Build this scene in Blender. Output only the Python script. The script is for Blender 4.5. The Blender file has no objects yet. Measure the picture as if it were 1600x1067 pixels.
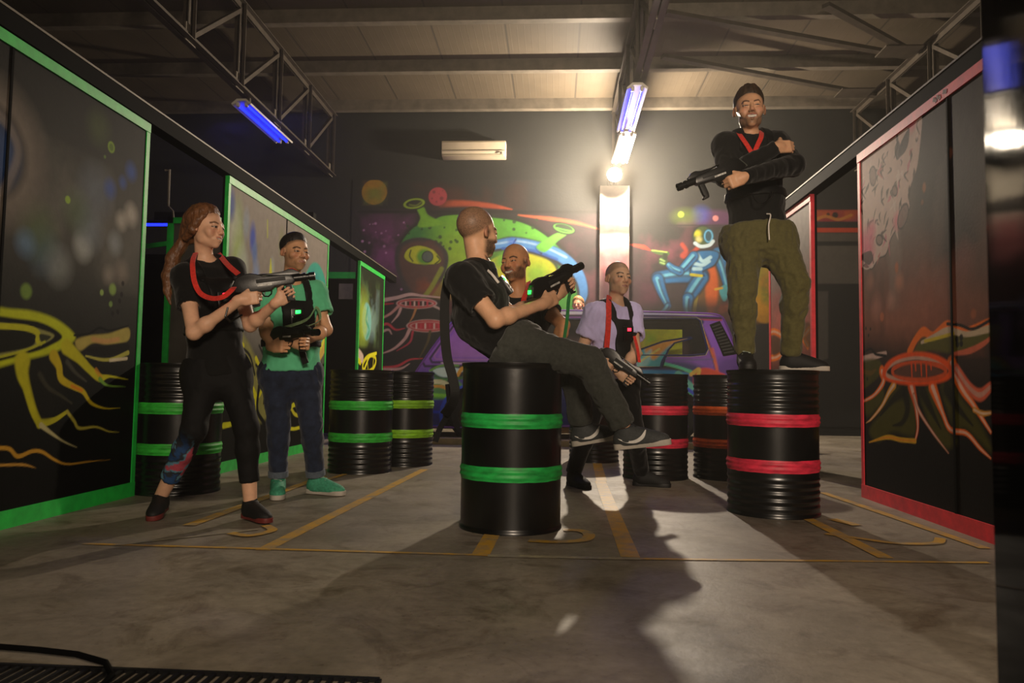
import bpy, bmesh, math, random
import numpy as np
from mathutils import Vector, Matrix
COL=bpy.context.scene.collection
# ---------------------------------------------------------------- camera geometry
F=1150.; CX,CY=800.,533.5; CAM=np.array([0,0,.74]); DEL=.011
def nrm(v): v=np.asarray(v,float); return v/max(1e-9,np.linalg.norm(v))
Yc=nrm((68,-71.5,-F)); Zc=np.array([math.sin(DEL),math.cos(DEL),0.]); Zc=nrm(Zc-Yc*Zc.dot(Yc)); Xc=np.cross(Yc,Zc)
CM=np.stack([Xc,Yc,Zc])
def ray(px,py): return CM@np.array([px-CX,CY-py,-F])
def at(px,py,Y): d=ray(px,py); return CAM+d*(Y-CAM[1])/d[1]
def onx(px,py,X): d=ray(px,py); return CAM+d*(X-CAM[0])/d[0]
def onz(px,py,Z=0.): d=ray(px,py); return CAM+d*(Z-CAM[2])/d[2]
def V3(*a): return np.array(a,float)
# ---------------------------------------------------------------- colours and materials
def lin(c):
    if isinstance(c,str):
        c=c.lstrip('#'); c=[int(c[i:i+2],16)/255 for i in (0,2,4)]
    c=np.asarray(c,float)
    return np.where(c<=.04045,c/12.92,((c+.055)/1.055)**2.4)
MATS={}
def mat(name,col,rough=.6,metal=0.,var=.25,scale=8.,bump=0.,bscale=40.,spec=.5,emit=None,estr=0.,attr=None,coat=0.,sheen=0.,sss=0.,trans=0.,stretch=(1,1,1),alpha=1.):
    if name in MATS: return MATS[name]
    m=bpy.data.materials.new(name); m.use_nodes=True; nt=m.node_tree; N=nt.nodes; L=nt.links
    b=N['Principled BSDF']; b.inputs['Roughness'].default_value=rough; b.inputs['Metallic'].default_value=metal
    b.inputs['Specular IOR Level'].default_value=spec; b.inputs['Coat Weight'].default_value=coat
    b.inputs['Sheen Weight'].default_value=sheen; b.inputs['Transmission Weight'].default_value=trans
    b.inputs['Alpha'].default_value=alpha
    if sss>0:
        b.inputs['Subsurface Weight'].default_value=sss; b.inputs['Subsurface Radius'].default_value=(.012,.005,.003); b.inputs['Subsurface Scale'].default_value=1.
    c=lin(col) if col is not None else np.array([1,1,1])
    tc=N.new('ShaderNodeTexCoord'); mp=N.new('ShaderNodeMapping'); mp.inputs['Scale'].default_value=stretch
    L.new(tc.outputs['Object'],mp.inputs['Vector'])
    nz=N.new('ShaderNodeTexNoise'); nz.inputs['Scale'].default_value=scale; nz.inputs['Detail'].default_value=5; nz.inputs['Roughness'].default_value=.6
    L.new(mp.outputs['Vector'],nz.inputs['Vector'])
    mr=N.new('ShaderNodeMapRange'); mr.inputs['From Min'].default_value=.3; mr.inputs['From Max'].default_value=.7
    mr.inputs['To Min'].default_value=1-var; mr.inputs['To Max'].default_value=1+var*.6
    L.new(nz.outputs['Fac'],mr.inputs['Value'])
    mx=N.new('ShaderNodeMix'); mx.data_type='RGBA'; mx.blend_type='MULTIPLY'; mx.inputs['Factor'].default_value=1
    if attr:
        at_=N.new('ShaderNodeAttribute'); at_.attribute_name=attr; L.new(at_.outputs['Color'],mx.inputs['A'])
    else: mx.inputs['A'].default_value=(*c,1)
    L.new(mr.outputs['Result'],mx.inputs['B']); L.new(mx.outputs['Result'],b.inputs['Base Color'])
    if bump>0:
        n2=N.new('ShaderNodeTexNoise'); n2.inputs['Scale'].default_value=bscale; n2.inputs['Detail'].default_value=4
        L.new(mp.outputs['Vector'],n2.inputs['Vector'])
        bp=N.new('ShaderNodeBump'); bp.inputs['Strength'].default_value=bump; bp.inputs['Distance'].default_value=.01
        L.new(n2.outputs['Fac'],bp.inputs['Height']); L.new(bp.outputs['Normal'],b.inputs['Normal'])
    if emit is not None:
        b.inputs['Emission Color'].default_value=(*lin(emit),1); b.inputs['Emission Strength'].default_value=estr
    MATS[name]=m; return m
# ---------------------------------------------------------------- objects
def tag(o,label=None,cat=None,group=None,kind=None):
    if label: o['label']=label
    if cat: o['category']=cat
    if group: o['group']=group
    if kind: o['kind']=kind
    return o
def empty(name,label,cat,loc=(0,0,0),rz=0.,group=None):
    o=bpy.data.objects.new(name,None); COL.objects.link(o); o.location=loc; o.rotation_euler=(0,0,rz); o.empty_display_size=.1
    return tag(o,label,cat,group)
class MB:
    """collects shapes into one mesh (world or thing-local coordinates)"""
    def __init__(s): s.v=[]; s.f=[]; s.sm=[]
    def raw(s,v,f,smooth=False):
        n=len(s.v); s.v+=[tuple(map(float,p)) for p in v]; s.f+=[tuple(i+n for i in q) for q in f]; s.sm+=[smooth]*len(f); return s
    def box(s,c,h,R=None,bev=0.):
        c=np.asarray(c,float); hx,hy,hz=h
        if bev<=0:
            P=[(sx*hx,sy*hy,sz*hz) for sx in(-1,1) for sy in(-1,1) for sz in(-1,1)]
            Fc=[(0,1,3,2),(4,6,7,5),(0,4,5,1),(2,3,7,6),(0,2,6,4),(1,5,7,3)]
        else:
            bm=bmesh.new(); bmesh.ops.create_cube(bm,size=2)
            for v in bm.verts: v.co=Vector((v.co.x*hx,v.co.y*hy,v.co.z*hz))
            bmesh.ops.bevel(bm,geom=bm.edges[:],offset=min(bev,.95*min(h)),segments=2,affect='EDGES',profile=.6)
            bm.verts.index_update(); P=[tuple(v.co) for v in bm.verts]; Fc=[tuple(v.index for v in f.verts) for f in bm.faces]; bm.free()
        P=np.array(P)
        if R is not None: P=P@np.asarray(R)      # rows of R = local axes
        return s.raw(P+c,Fc,bev>0)
    def bar(s,a,b,w,h=None,up=(0,0,1),bev=0.):
        a=np.asarray(a,float); b=np.asarray(b,float); d=nrm(b-a); u=np.asarray(up,float)
        if abs(d.dot(nrm(u)))>.98: u=np.array([0,1,0.])
        y=nrm(np.cross(u,d)); z=np.cross(d,y); h=h or w
        return s.box((a+b)/2,(np.linalg.norm(b-a)/2,w/2,h/2),np.stack([d,y,z]),bev)
    def tube(s,pts,r,n=10,caps=True,flat=None):
        """round tube along pts; flat=(w,t,normal) gives a strap"""
        pts=[np.asarray(p,float) for p in pts]; m=len(pts); rs=r if hasattr(r,'__len__') else [r]*m
        V=[];u=None
        for i in range(m):
            d=nrm(pts[min(i+1,m-1)]-pts[max(i-1,0)])
            if u is None:
                u=np.array([0,0,1.]) if abs(d[2])<.9 else np.array([1.,0,0])
            u=nrm(u-d*u.dot(d)); w=np.cross(d,u)
            for k in range(n):
                a=2*math.pi*k/n; V.append(pts[i]+rs[i]*(math.cos(a)*u+math.sin(a)*w))
        Fc=[(i*n+k,i*n+(k+1)%n,(i+1)*n+(k+1)%n,(i+1)*n+k) for i in range(m-1) for k in range(n)]
        if caps: Fc+=[tuple(range(n))[::-1],tuple((m-1)*n+k for k in range(n))]
        return s.raw(V,Fc,True)
    def strap(s,pts,w,t,nor):
        """flat webbing: width w, thickness t, nor = list of (or one) surface normal"""
        pts=[np.asarray(p,float) for p in pts]; m=len(pts); V=[]
        for i in range(m):
            d=nrm(pts[min(i+1,m-1)]-pts[max(i-1,0)]); nn=np.asarray(nor[i] if np.ndim(nor)==2 else nor,float)
            nn=nrm(nn-d*nn.dot(d)); l=np.cross(d,nn)
            for a,b in((-1,-1),(1,-1),(1,1),(-1,1)): V.append(pts[i]+l*a*w/2+nn*b*t/2)
        Fc=[(i*4+k,i*4+(k+1)%4,i*4+4+(k+1)%4,i*4+4+k) for i in range(m-1) for k in range(4)]+[(3,2,1,0),((m-1)*4,(m-1)*4+1,(m-1)*4+2,(m-1)*4+3)]
        return s.raw(V,Fc)
    def lathe(s,prof,n=48,c=(0,0,0),R=None,closed=False):
        c=np.asarray(c,float); P=[]
        for (r,z) in prof:
            for k in range(n):
                a=2*math.pi*k/n; P.append((r*math.cos(a),r*math.sin(a),z))
        m=len(prof); Fc=[(i*n+k,i*n+(k+1)%n,(i+1)*n+(k+1)%n,(i+1)*n+k) for i in range(m-1) for k in range(n)]
        if prof[0][0]>1e-6 and closed: Fc.append(tuple(range(n))[::-1])
        if prof[-1][0]>1e-6 and closed: Fc.append(tuple((m-1)*n+k for k in range(n)))
        P=np.array(P)
        if R is not None: P=P@np.asarray(R)
        return s.raw(P+c,Fc,True)
    def prism(s,poly,y0,y1,bev=0.,R=None,c=(0,0,0),seg=2):
        """polygon in local (x,z) extruded along local y"""
        bm=bmesh.new(); vs=[bm.verts.new((x,y0,z)) for x,z in poly]; f=bm.faces.new(vs)
        r=bmesh.ops.extrude_face_region(bm,geom=[f]); 
        for e in r['geom']:
            if isinstance(e,bmesh.types.BMVert): e.co.y=y1
        bmesh.ops.recalc_face_normals(bm,faces=bm.faces[:])
        if bev>0: bmesh.ops.bevel(bm,geom=bm.edges[:],offset=bev,segments=seg,affect='EDGES',profile=.6,clamp_overlap=True)
        bm.verts.index_update(); P=np.array([tuple(v.co) for v in bm.verts]); Fc=[tuple(v.index for v in f.verts) for f in bm.faces]; bm.free()
        if R is not None: P=P@np.asarray(R)
        return s.raw(P+np.asarray(c,float),Fc,bev>0)
    def build(s,name,m,parent=None,angle=35):
        me=bpy.data.meshes.new(name); me.from_pydata(s.v,[],s.f); me.materials.append(m)
        me.polygons.foreach_set('use_smooth',s.sm)
        bm=bmesh.new(); bm.from_mesh(me); bmesh.ops.recalc_face_normals(bm,faces=bm.faces[:])
        for e in bm.edges:
            if len(e.link_faces)==2 and e.calc_face_angle(0)>math.radians(angle): e.smooth=False
        bm.to_mesh(me); bm.free()
        o=bpy.data.objects.new(name,me); COL.objects.link(o)
        if parent is not None: o.parent=parent
        return o
def fastmesh(name,V,Q,m,parent=None,col=None,smooth=True):
    """quads from numpy arrays, optional per-point colour"""
    me=bpy.data.meshes.new(name); V=np.asarray(V,np.float32); Q=np.asarray(Q,np.int32)
    me.vertices.add(len(V)); me.vertices.foreach_set('co',V.ravel())
    me.loops.add(Q.size); me.loops.foreach_set('vertex_index',Q.ravel())
    me.polygons.add(len(Q)); me.polygons.foreach_set('loop_start',np.arange(0,Q.size,Q.shape[1],dtype=np.int32))
    me.polygons.foreach_set('use_smooth',np.full(len(Q),smooth))
    me.update(calc_edges=True)
    if col is not None:
        a=me.color_attributes.new('Col','FLOAT_COLOR','POINT'); c4=np.ones((len(V),4),np.float32); c4[:,:3]=col; a.data.foreach_set('color',c4.ravel())
    me.materials.append(m); me.validate()
    o=bpy.data.objects.new(name,me); COL.objects.link(o)
    if parent is not None: o.parent=parent
    return o
def copy_tree(o,parent=None):
    c=o.copy(); COL.objects.link(c)
    if parent is not None: c.parent=parent
    for ch in list(o.children): copy_tree(ch,c)
    return c
def catmull(P,n=8,closed=False):
    P=np.asarray(P,float)
    if len(P)<3: return P
    if closed: Q=np.vstack([P[-1],P,P[0],P[1]])
    else: Q=np.vstack([2*P[0]-P[1],P,2*P[-1]-P[-2]])
    out=[]
    for i in range(1,len(Q)-2):
        p0,p1,p2,p3=Q[i-1:i+3]
        for t in np.arange(n)/n:
            out.append(.5*((2*p1)+(-p0+p2)*t+(2*p0-5*p1+4*p2-p3)*t*t+(-p0+3*p1-3*p2+p3)*t**3))
    if not closed: out.append(Q[-2])
    return np.array(out)
# ---------------------------------------------------------------- value noise (numpy)
def _hash(i,j,k,seed):
    h=(i.astype(np.int64)*374761393+j.astype(np.int64)*668265263+k.astype(np.int64)*2147483647+seed*974634777)&0xFFFFFFFF
    h=((h^(h>>13))*1274126177)&0xFFFFFFFF
    return ((h^(h>>16))&0xFFFF)/65535.
def vnoise(P,seed=0):
    P=np.asarray(P,float); i=np.floor(P).astype(np.int64); f=P-i; f=f*f*(3-2*f); r=0
    for a in(0,1):
        for b in(0,1):
            for c in(0,1):
                w=(f[...,0] if a else 1-f[...,0])*(f[...,1] if b else 1-f[...,1])*(f[...,2] if c else 1-f[...,2])
                r=r+w*_hash(i[...,0]+a,i[...,1]+b,i[...,2]+c,seed)
    return r
def fbm(P,o=4,seed=0):
    P=np.asarray(P,float); r=0;a=.5;t=0
    for k in range(o): r=r+a*vnoise(P*2**k+k*17.3,seed+k); t+=a; a*=.5
    return r/t
# ---------------------------------------------------------------- room shell
LAMP_W=1050.; FILL_W=58.; TUBE_W=25.; UV_W=20.; EXPO=0.1; HAZE=.004
D=12.65; CEIL=5.72; XL=-8.4; XR=6.2; YF=-3.2
def struct(name,mb,m,parent=None):
    o=mb.build(name,m,parent)
    if parent is None: o['kind']='structure'
    return o
def floor_mat():
    m=bpy.data.materials.new('concrete'); m.use_nodes=True; nt=m.node_tree; N=nt.nodes; L=nt.links; b=N['Principled BSDF']
    tc=N.new('ShaderNodeTexCoord')
    def noise(s,d=6,r=.6,dist=0.):
        n=N.new('ShaderNodeTexNoise'); n.inputs['Scale'].default_value=s; n.inputs['Detail'].default_value=d; n.inputs['Roughness'].default_value=r; n.inputs['Distortion'].default_value=dist
        L.new(tc.outputs['Object'],n.inputs['Vector']); return n
    def ramp(src,a,b_,ca,cb):
        r=N.new('ShaderNodeValToRGB'); r.color_ramp.elements[0].position=a; r.color_ramp.elements[1].position=b_
        r.color_ramp.elements[0].color=(*ca,1); r.color_ramp.elements[1].color=(*cb,1); L.new(src.outputs['Fac'],r.inputs['Fac']); return r
    def mul(a,b_):
        x=N.new('ShaderNodeMix'); x.data_type='RGBA'; x.blend_type='MULTIPLY'; x.inputs['Factor'].default_value=1
        L.new(a,x.inputs['A']); L.new(b_,x.inputs['B']); return x.outputs['Result']
    base=ramp(noise(1.1,8,.62,.6),.3,.72,lin('#6d6557'),lin('#9c9282'))
    fine=ramp(noise(22,6,.7),.25,.7,(.72,.72,.72),(1.1,1.1,1.1))
    stain=ramp(noise(3.2,9,.72,1.2),.33,.5,(.55,.5,.45),(1,1,1))
    spots=ramp(noise(55,3,.6),.3,.36,(.62,.58,.52),(1,1,1))
    c=mul(mul(mul(base.outputs['Color'],fine.outputs['Color']),stain.outputs['Color']),spots.outputs['Color'])
    L.new(c,b.inputs['Base Color'])
    rr=ramp(noise(2.3,6,.65),.3,.7,(.38,)*3,(.62,)*3); L.new(rr.outputs['Color'],b.inputs['Roughness'])
    bp=N.new('ShaderNodeBump'); bp.inputs['Strength'].default_value=.18; bp.inputs['Distance'].default_value=.01
    L.new(noise(30,8,.7).outputs['Fac'],bp.inputs['Height']); L.new(bp.outputs['Normal'],b.inputs['Normal'])
    b.inputs['Specular IOR Level'].default_value=.4
    return m
fl=struct('floor',MB().box(((XL+XR)/2,(YF+D)/2,-.05),((XR-XL)/2+.1,(D-YF)/2+.1,.05)),floor_mat())
def worn_paint(name,col,thr=.42):
    m=bpy.data.materials.new(name); m.use_nodes=True; N=m.node_tree.nodes; L=m.node_tree.links; b=N['Principled BSDF']
    tc=N.new('ShaderNodeTexCoord'); n=N.new('ShaderNodeTexNoise'); n.inputs['Scale'].default_value=9; n.inputs['Detail'].default_value=9; n.inputs['Roughness'].default_value=.72
    L.new(tc.outputs['Object'],n.inputs['Vector'])
    r=N.new('ShaderNodeValToRGB'); r.color_ramp.elements[0].position=thr-.09; r.color_ramp.elements[1].position=thr+.14
    r.color_ramp.elements[0].color=(*lin('#857d6e'),1); r.color_ramp.elements[1].color=(*lin(col),1); L.new(n.outputs['Fac'],r.inputs['Fac']); L.new(r.outputs['Color'],b.inputs['Base Color'])
    b.inputs['Roughness'].default_value=.5; return m
YEL=worn_paint('worn_yellow_paint','#c2952c'); PALE=worn_paint('faded_line_paint','#b3a888',.5)
LZ=[.0015]
def floor_line(a,b,w,m,nm='floor_line'):
    LZ[0]+=.0003; a=np.array([*a[:2],LZ[0]]); b=np.array([*b[:2],LZ[0]]); d=nrm(b-a); l=np.array([-d[1],d[0],0])*w/2
    MB().raw([a-l,a+l,b+l,b-l],[(0,3,2,1)]).build(nm,m,fl)
floor_line(onz(410,860),onz(664,733),.07,YEL)
floor_line(onz(985,871),onz(938,752),.085,YEL)
floor_line(onz(940,752),onz(930,712),.085,YEL)
floor_line(onz(750,869),onz(772,830),.08,YEL)
floor_line(onz(130,850),onz(760,868),.03,YEL)
floor_line(onz(762,869),onz(1000,874),.045,PALE)
floor_line(onz(1000,874),onz(1545,880),.03,YEL)
floor_line(onz(1385,873),onz(1250,805),.07,YEL)
floor_line(onz(1285,770),onz(1540,858),.06,YEL)
floor_line(onz(295,822),onz(505,745),.07,YEL)
floor_line(onz(180,853),onz(405,828),.02,PALE)
floor_line(onz(505,752),onz(560,735),.05,YEL)
def floor_curve(pts,w):
    P=catmull([onz(*p) for p in pts],8); V=[];Fc=[]
    for i,p in enumerate(P):
        d=nrm(P[min(i+1,len(P)-1)]-P[max(i-1,0)]); l=np.array([-d[1],d[0],0])*w/2; p=np.array([p[0],p[1],LZ[0]+.0003]); V+=[p-l,p+l]
    Fc=[(2*i,2*i+2,2*i+3,2*i+1) for i in range(len(P)-1)]
    MB().raw(V,Fc).build('floor_number',YEL,fl)
floor_curve([(826,846),(870,848),(912,845),(920,836),(905,830),(880,829)],.06)     # worn bay number by the green barrel
floor_curve([(1290,835),(1340,842),(1400,850),(1460,850),(1470,842)],.05)
floor_curve([(1300,812),(1340,822)],.07)
floor_curve([(360,834),(390,838),(425,830),(415,822)],.05)
DARKW=mat('charcoal_wall',(.085,.09,.085),.75,var=.35,scale=1.3,bump=.1,bscale=25)
BLK=mat('matt_black',(.04,.04,.04),.7,var=.3,scale=4,spec=.3); BLK.node_tree.nodes['Principled BSDF'].inputs['IOR'].default_value=1.15
struct('wall_back',MB().box(((XL+XR)/2,D+.1,CEIL/2),((XR-XL)/2+.2,.1,CEIL/2)),DARKW)
struct('wall_left',MB().box((XL-.1,(YF+D)/2,CEIL/2),(.1,(D-YF)/2,CEIL/2)),DARKW)
struct('wall_right',MB().box((XR+.1,(YF+D)/2,CEIL/2),(.1,(D-YF)/2,CEIL/2)),DARKW)
struct('wall_front',MB().box(((XL+XR)/2,YF-.1,CEIL/2),((XR-XL)/2+.2,.1,CEIL/2)),DARKW)
# ribbed sandwich-panel ceiling
def ceil_mat():
    m=mat('ribbed_ceiling_panel','#544a3c',.6,var=.18,scale=1.5); N=m.node_tree.nodes; L=m.node_tree.links; b=N['Principled BSDF']
    tc=N.new('ShaderNodeTexCoord'); sp=N.new('ShaderNodeSeparateXYZ'); L.new(tc.outputs['Object'],sp.inputs[0])
    def M_(op,a,v=None):
        n=N.new('ShaderNodeMath'); n.operation=op; L.new(a,n.inputs[0]); 
        if v is not None: n.inputs[1].default_value=v
        return n.outputs[0]
    saw=M_('FRACT',M_('MULTIPLY',sp.outputs['X'],10.)); rib=M_('LESS_THAN',saw,.14)
    seam=M_('LESS_THAN',M_('FRACT',M_('MULTIPLY',M_('ADD',sp.outputs['X'],20.35),.97)),.025)
    bp=N.new('ShaderNodeBump'); bp.inputs['Strength'].default_value=.5; bp.inputs['Distance'].default_value=.01; L.new(rib,bp.inputs['Height']); L.new(bp.outputs['Normal'],b.inputs['Normal'])
    old=b.inputs['Base Color'].links[0].from_socket; mx=N.new('ShaderNodeMix'); mx.data_type='RGBA'; L.new(seam,mx.inputs['Factor']); L.new(old,mx.inputs['A']); mx.inputs['B'].default_value=(*lin('#3a342c'),1)
    L.new(mx.outputs['Result'],b.inputs['Base Color']); return m
struct('ceiling',MB().box(((XL+XR)/2,(YF+D)/2,CEIL+.06),((XR-XL)/2+.2,(D-YF)/2+.2,.06)),ceil_mat())
STEEL=mat('dull_painted_steel','#6f675b',.55,.2,var=.3,scale=6)
for k,y in enumerate([12.5,10.95,9.4,7.85,6.3,4.75,3.2]):
    mb=MB().box(((XL+XR)/2,y,CEIL-.02),((XR-XL)/2,.06,.02)).box(((XL+XR)/2,y-.055,CEIL-.09),((XR-XL)/2,.008,.09)).box(((XL+XR)/2,y,CEIL-.175),((XR-XL)/2,.06,.008))
    struct('trim_%d'%(k+1),mb,STEEL)
DSTEEL=mat('dark_brown_steel','#4a4239',.55,.25,var=.3,scale=6)
# roof trusses running to the back wall
def truss(x,zb,zt,label):
    t=empty('roof_truss',label,'truss',(x,5,zb)); n0=12.55
    def loc(p): return np.array(p,float)-np.array([x,5,zb])
    mb=MB()
    for sx in(-.045,.045): mb.bar(loc((x+sx,-2.9,zb)),loc((x+sx,12.62,zb)),.07,.012).bar(loc((x+sx*.3,-2.9,zb+.04)),loc((x+sx*.3,12.62,zb+.04)),.012,.08)
    mb.build('bottom_chord',DSTEEL,t)
    mb=MB()
    for sx in(-.045,.045): mb.bar(loc((x+sx,-2.9,zt)),loc((x+sx,12.62,zt)),.07,.012).bar(loc((x+sx*.3,-2.9,zt-.04)),loc((x+sx*.3,12.62,zt-.04)),.012,.08)
    mb.build('top_chord',DSTEEL,t)
    y=n0; k=0
    while y>3.5:
        mb=MB()
        for sx in(-.03,.03): mb.bar(loc((x+sx,y,zb)),loc((x+sx,y,zt)),.012,.07,up=(0,1,0)).bar(loc((x+sx*1.6,y-.03,zb)),loc((x+sx*1.6,y-.03,zt)),.05,.01,up=(0,1,0))
        mb.build('vertical_post',DSTEEL,t)
        MB().bar(loc((x,y-1.25,zb+.05)),loc((x,y,zt-.05)),.05,.05).build('diagonal_brace',DSTEEL,t)
        MB().box(loc((x,y,zb+.08)),(.008,.11,.1)).build('gusset_plate',STEEL,t)
        y-=1.25
    return t
truss(-4.0,4.42,5.5,'brown steel roof truss over the left panels, carrying one blue tube lamp')
truss(1.0,4.56,5.5,'brown steel roof truss in the middle, carrying the blue and white tube lamps')
truss(5.05,4.5,5.5,'dark steel roof truss beyond the red-edged panels on the right')
br=empty('roof_bracing','dark crossing wind braces under the ceiling on the right','brace',(3,10,5.45))
for a,b in(((1040,20),(1420,88)),((1035,88),(1370,150)),((1290,8),(1425,82))):
    p,q=onz(*a,5.45),onz(*b,5.45); c=np.array([3,10,5.45])
    MB().bar(p-c,q-c,.1,.05).build('brace',DSTEEL,br)
for (px,py) in((1405,80),(1335,145)):
    p=onz(px,py,5.42); MB().box(p-np.array([3,10,5.45]),(.25,.18,.01)).build('gusset_plate',DSTEEL,br)
# ---------------------------------------------------------------- lamps
WHITE=mat('white_enamel','#cfc8ba',.4,var=.1)
UVM=mat('lit_blue_tube','#2030ff',.4,emit='#1a28ff',estr=3.)
TUBEM=mat('lit_white_tube','#fff0d8',.4,emit='#ffe3b8',estr=3.)
def batten(label,y0,y1,x,z,tubem,group=None):
    t=empty('tube_lamp',label,'lamp',(x,(y0+y1)/2,z),0,group); h=(y1-y0)/2
    poly=[(-.13,-.01),(-.12,-.03),(-.045,.02),(.045,.02),(.12,-.03),(.13,-.01),(.06,.05),(-.06,.05)]
    R=np.array([[1,0,0],[0,1,0],[0,0,1.]])
    MB().prism(poly,-h,h,0,R).build('reflector',WHITE,t)
    for sx in(-.055,.055): MB().tube([(sx,-h+.06,-.02),(sx,h-.06,-.02)],.016,10).build('tube',tubem,t)
    for sx in(-.055,.055):
        for sy in(-h+.04,h-.04): MB().box((sx,sy,-.015),(.02,.025,.025),bev=.006).build('tube_holder',WHITE,t)
    for sy in(-.7,.7): MB().box((0,h*sy,.1),(.02,.02,.06)).build('hanger',DSTEEL,t)
    return t
batten('blue ultraviolet twin tube lamp under the left truss',8.87,10.35,-4.0,4.27,UVM)
batten('blue ultraviolet twin tube lamp on the middle truss, above the white one',8.85,10.4,.96,4.42,UVM)
batten('white twin tube lamp on the middle truss near the bright work light',10.5,11.85,1.0,4.42,TUBEM)
LP=at(960,273,12.1)
t=empty('work_light','glaring white floodlight on top of the painted white column','lamp',tuple(LP))
RL=np.array([[1,0,0],[0,0,1],[0,-1,0.]])
MB().lathe([(.001,.12),(.05,.12),(.08,.06),(.115,0),(.12,-.01),(.108,-.01),(.10,.01)],32,R=np.array([[1,0,0],[0,0,1.],[0,1,0]])).build('housing',WHITE,t)
MB().lathe([(0,.002),(.104,0)],32,R=RL).build('lens',mat('glaring_lens','#ffffff',.3,emit='#fff0d8',estr=110.),t)
MB().bar((0,.1,0),(0,.54,0),.05).box((0,.538,0),(.09,.01,.09),bev=.004).build('bracket',BLK,t)
# ---------------------------------------------------------------- air conditioner
a,b=at(693,224,D),at(791,252,D); c=(a+b)/2; w,h=(b[0]-a[0])/2,abs(a[2]-b[2])/2-.02
t=empty('air_conditioner','cream wall-mounted air conditioner high on the back wall','air conditioner',(c[0],D-.002,c[2]-h))
prof=[(0,0),(-.16,.02),(-.2,.08),(-.21,2*h-.03),(-.19,2*h),(0,2*h)]
MB().prism([(y,z) for y,z in prof],-w,w,.012,R=np.array([[0,1,0],[1,0,0],[0,0,1.]])).build('body',mat('cream_plastic','#cdbfa6',.45,var=.06),t)
MB().box((0,-.214,h*.75),(w*.97,.004,.004)).build('seam',mat('seam_grey','#6b6255',.6),t)
MB().box((0,-.185,.03),(w*.94,.012,.018),bev=.006).build('air_flap',mat('cream_plastic_flap','#b9ac95',.45,var=.06),t)
MB().box((w*.86,-.214,h*.45),(.02,.004,.02)).build('badge',mat('badge_grey','#70685a',.5),t)
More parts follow.
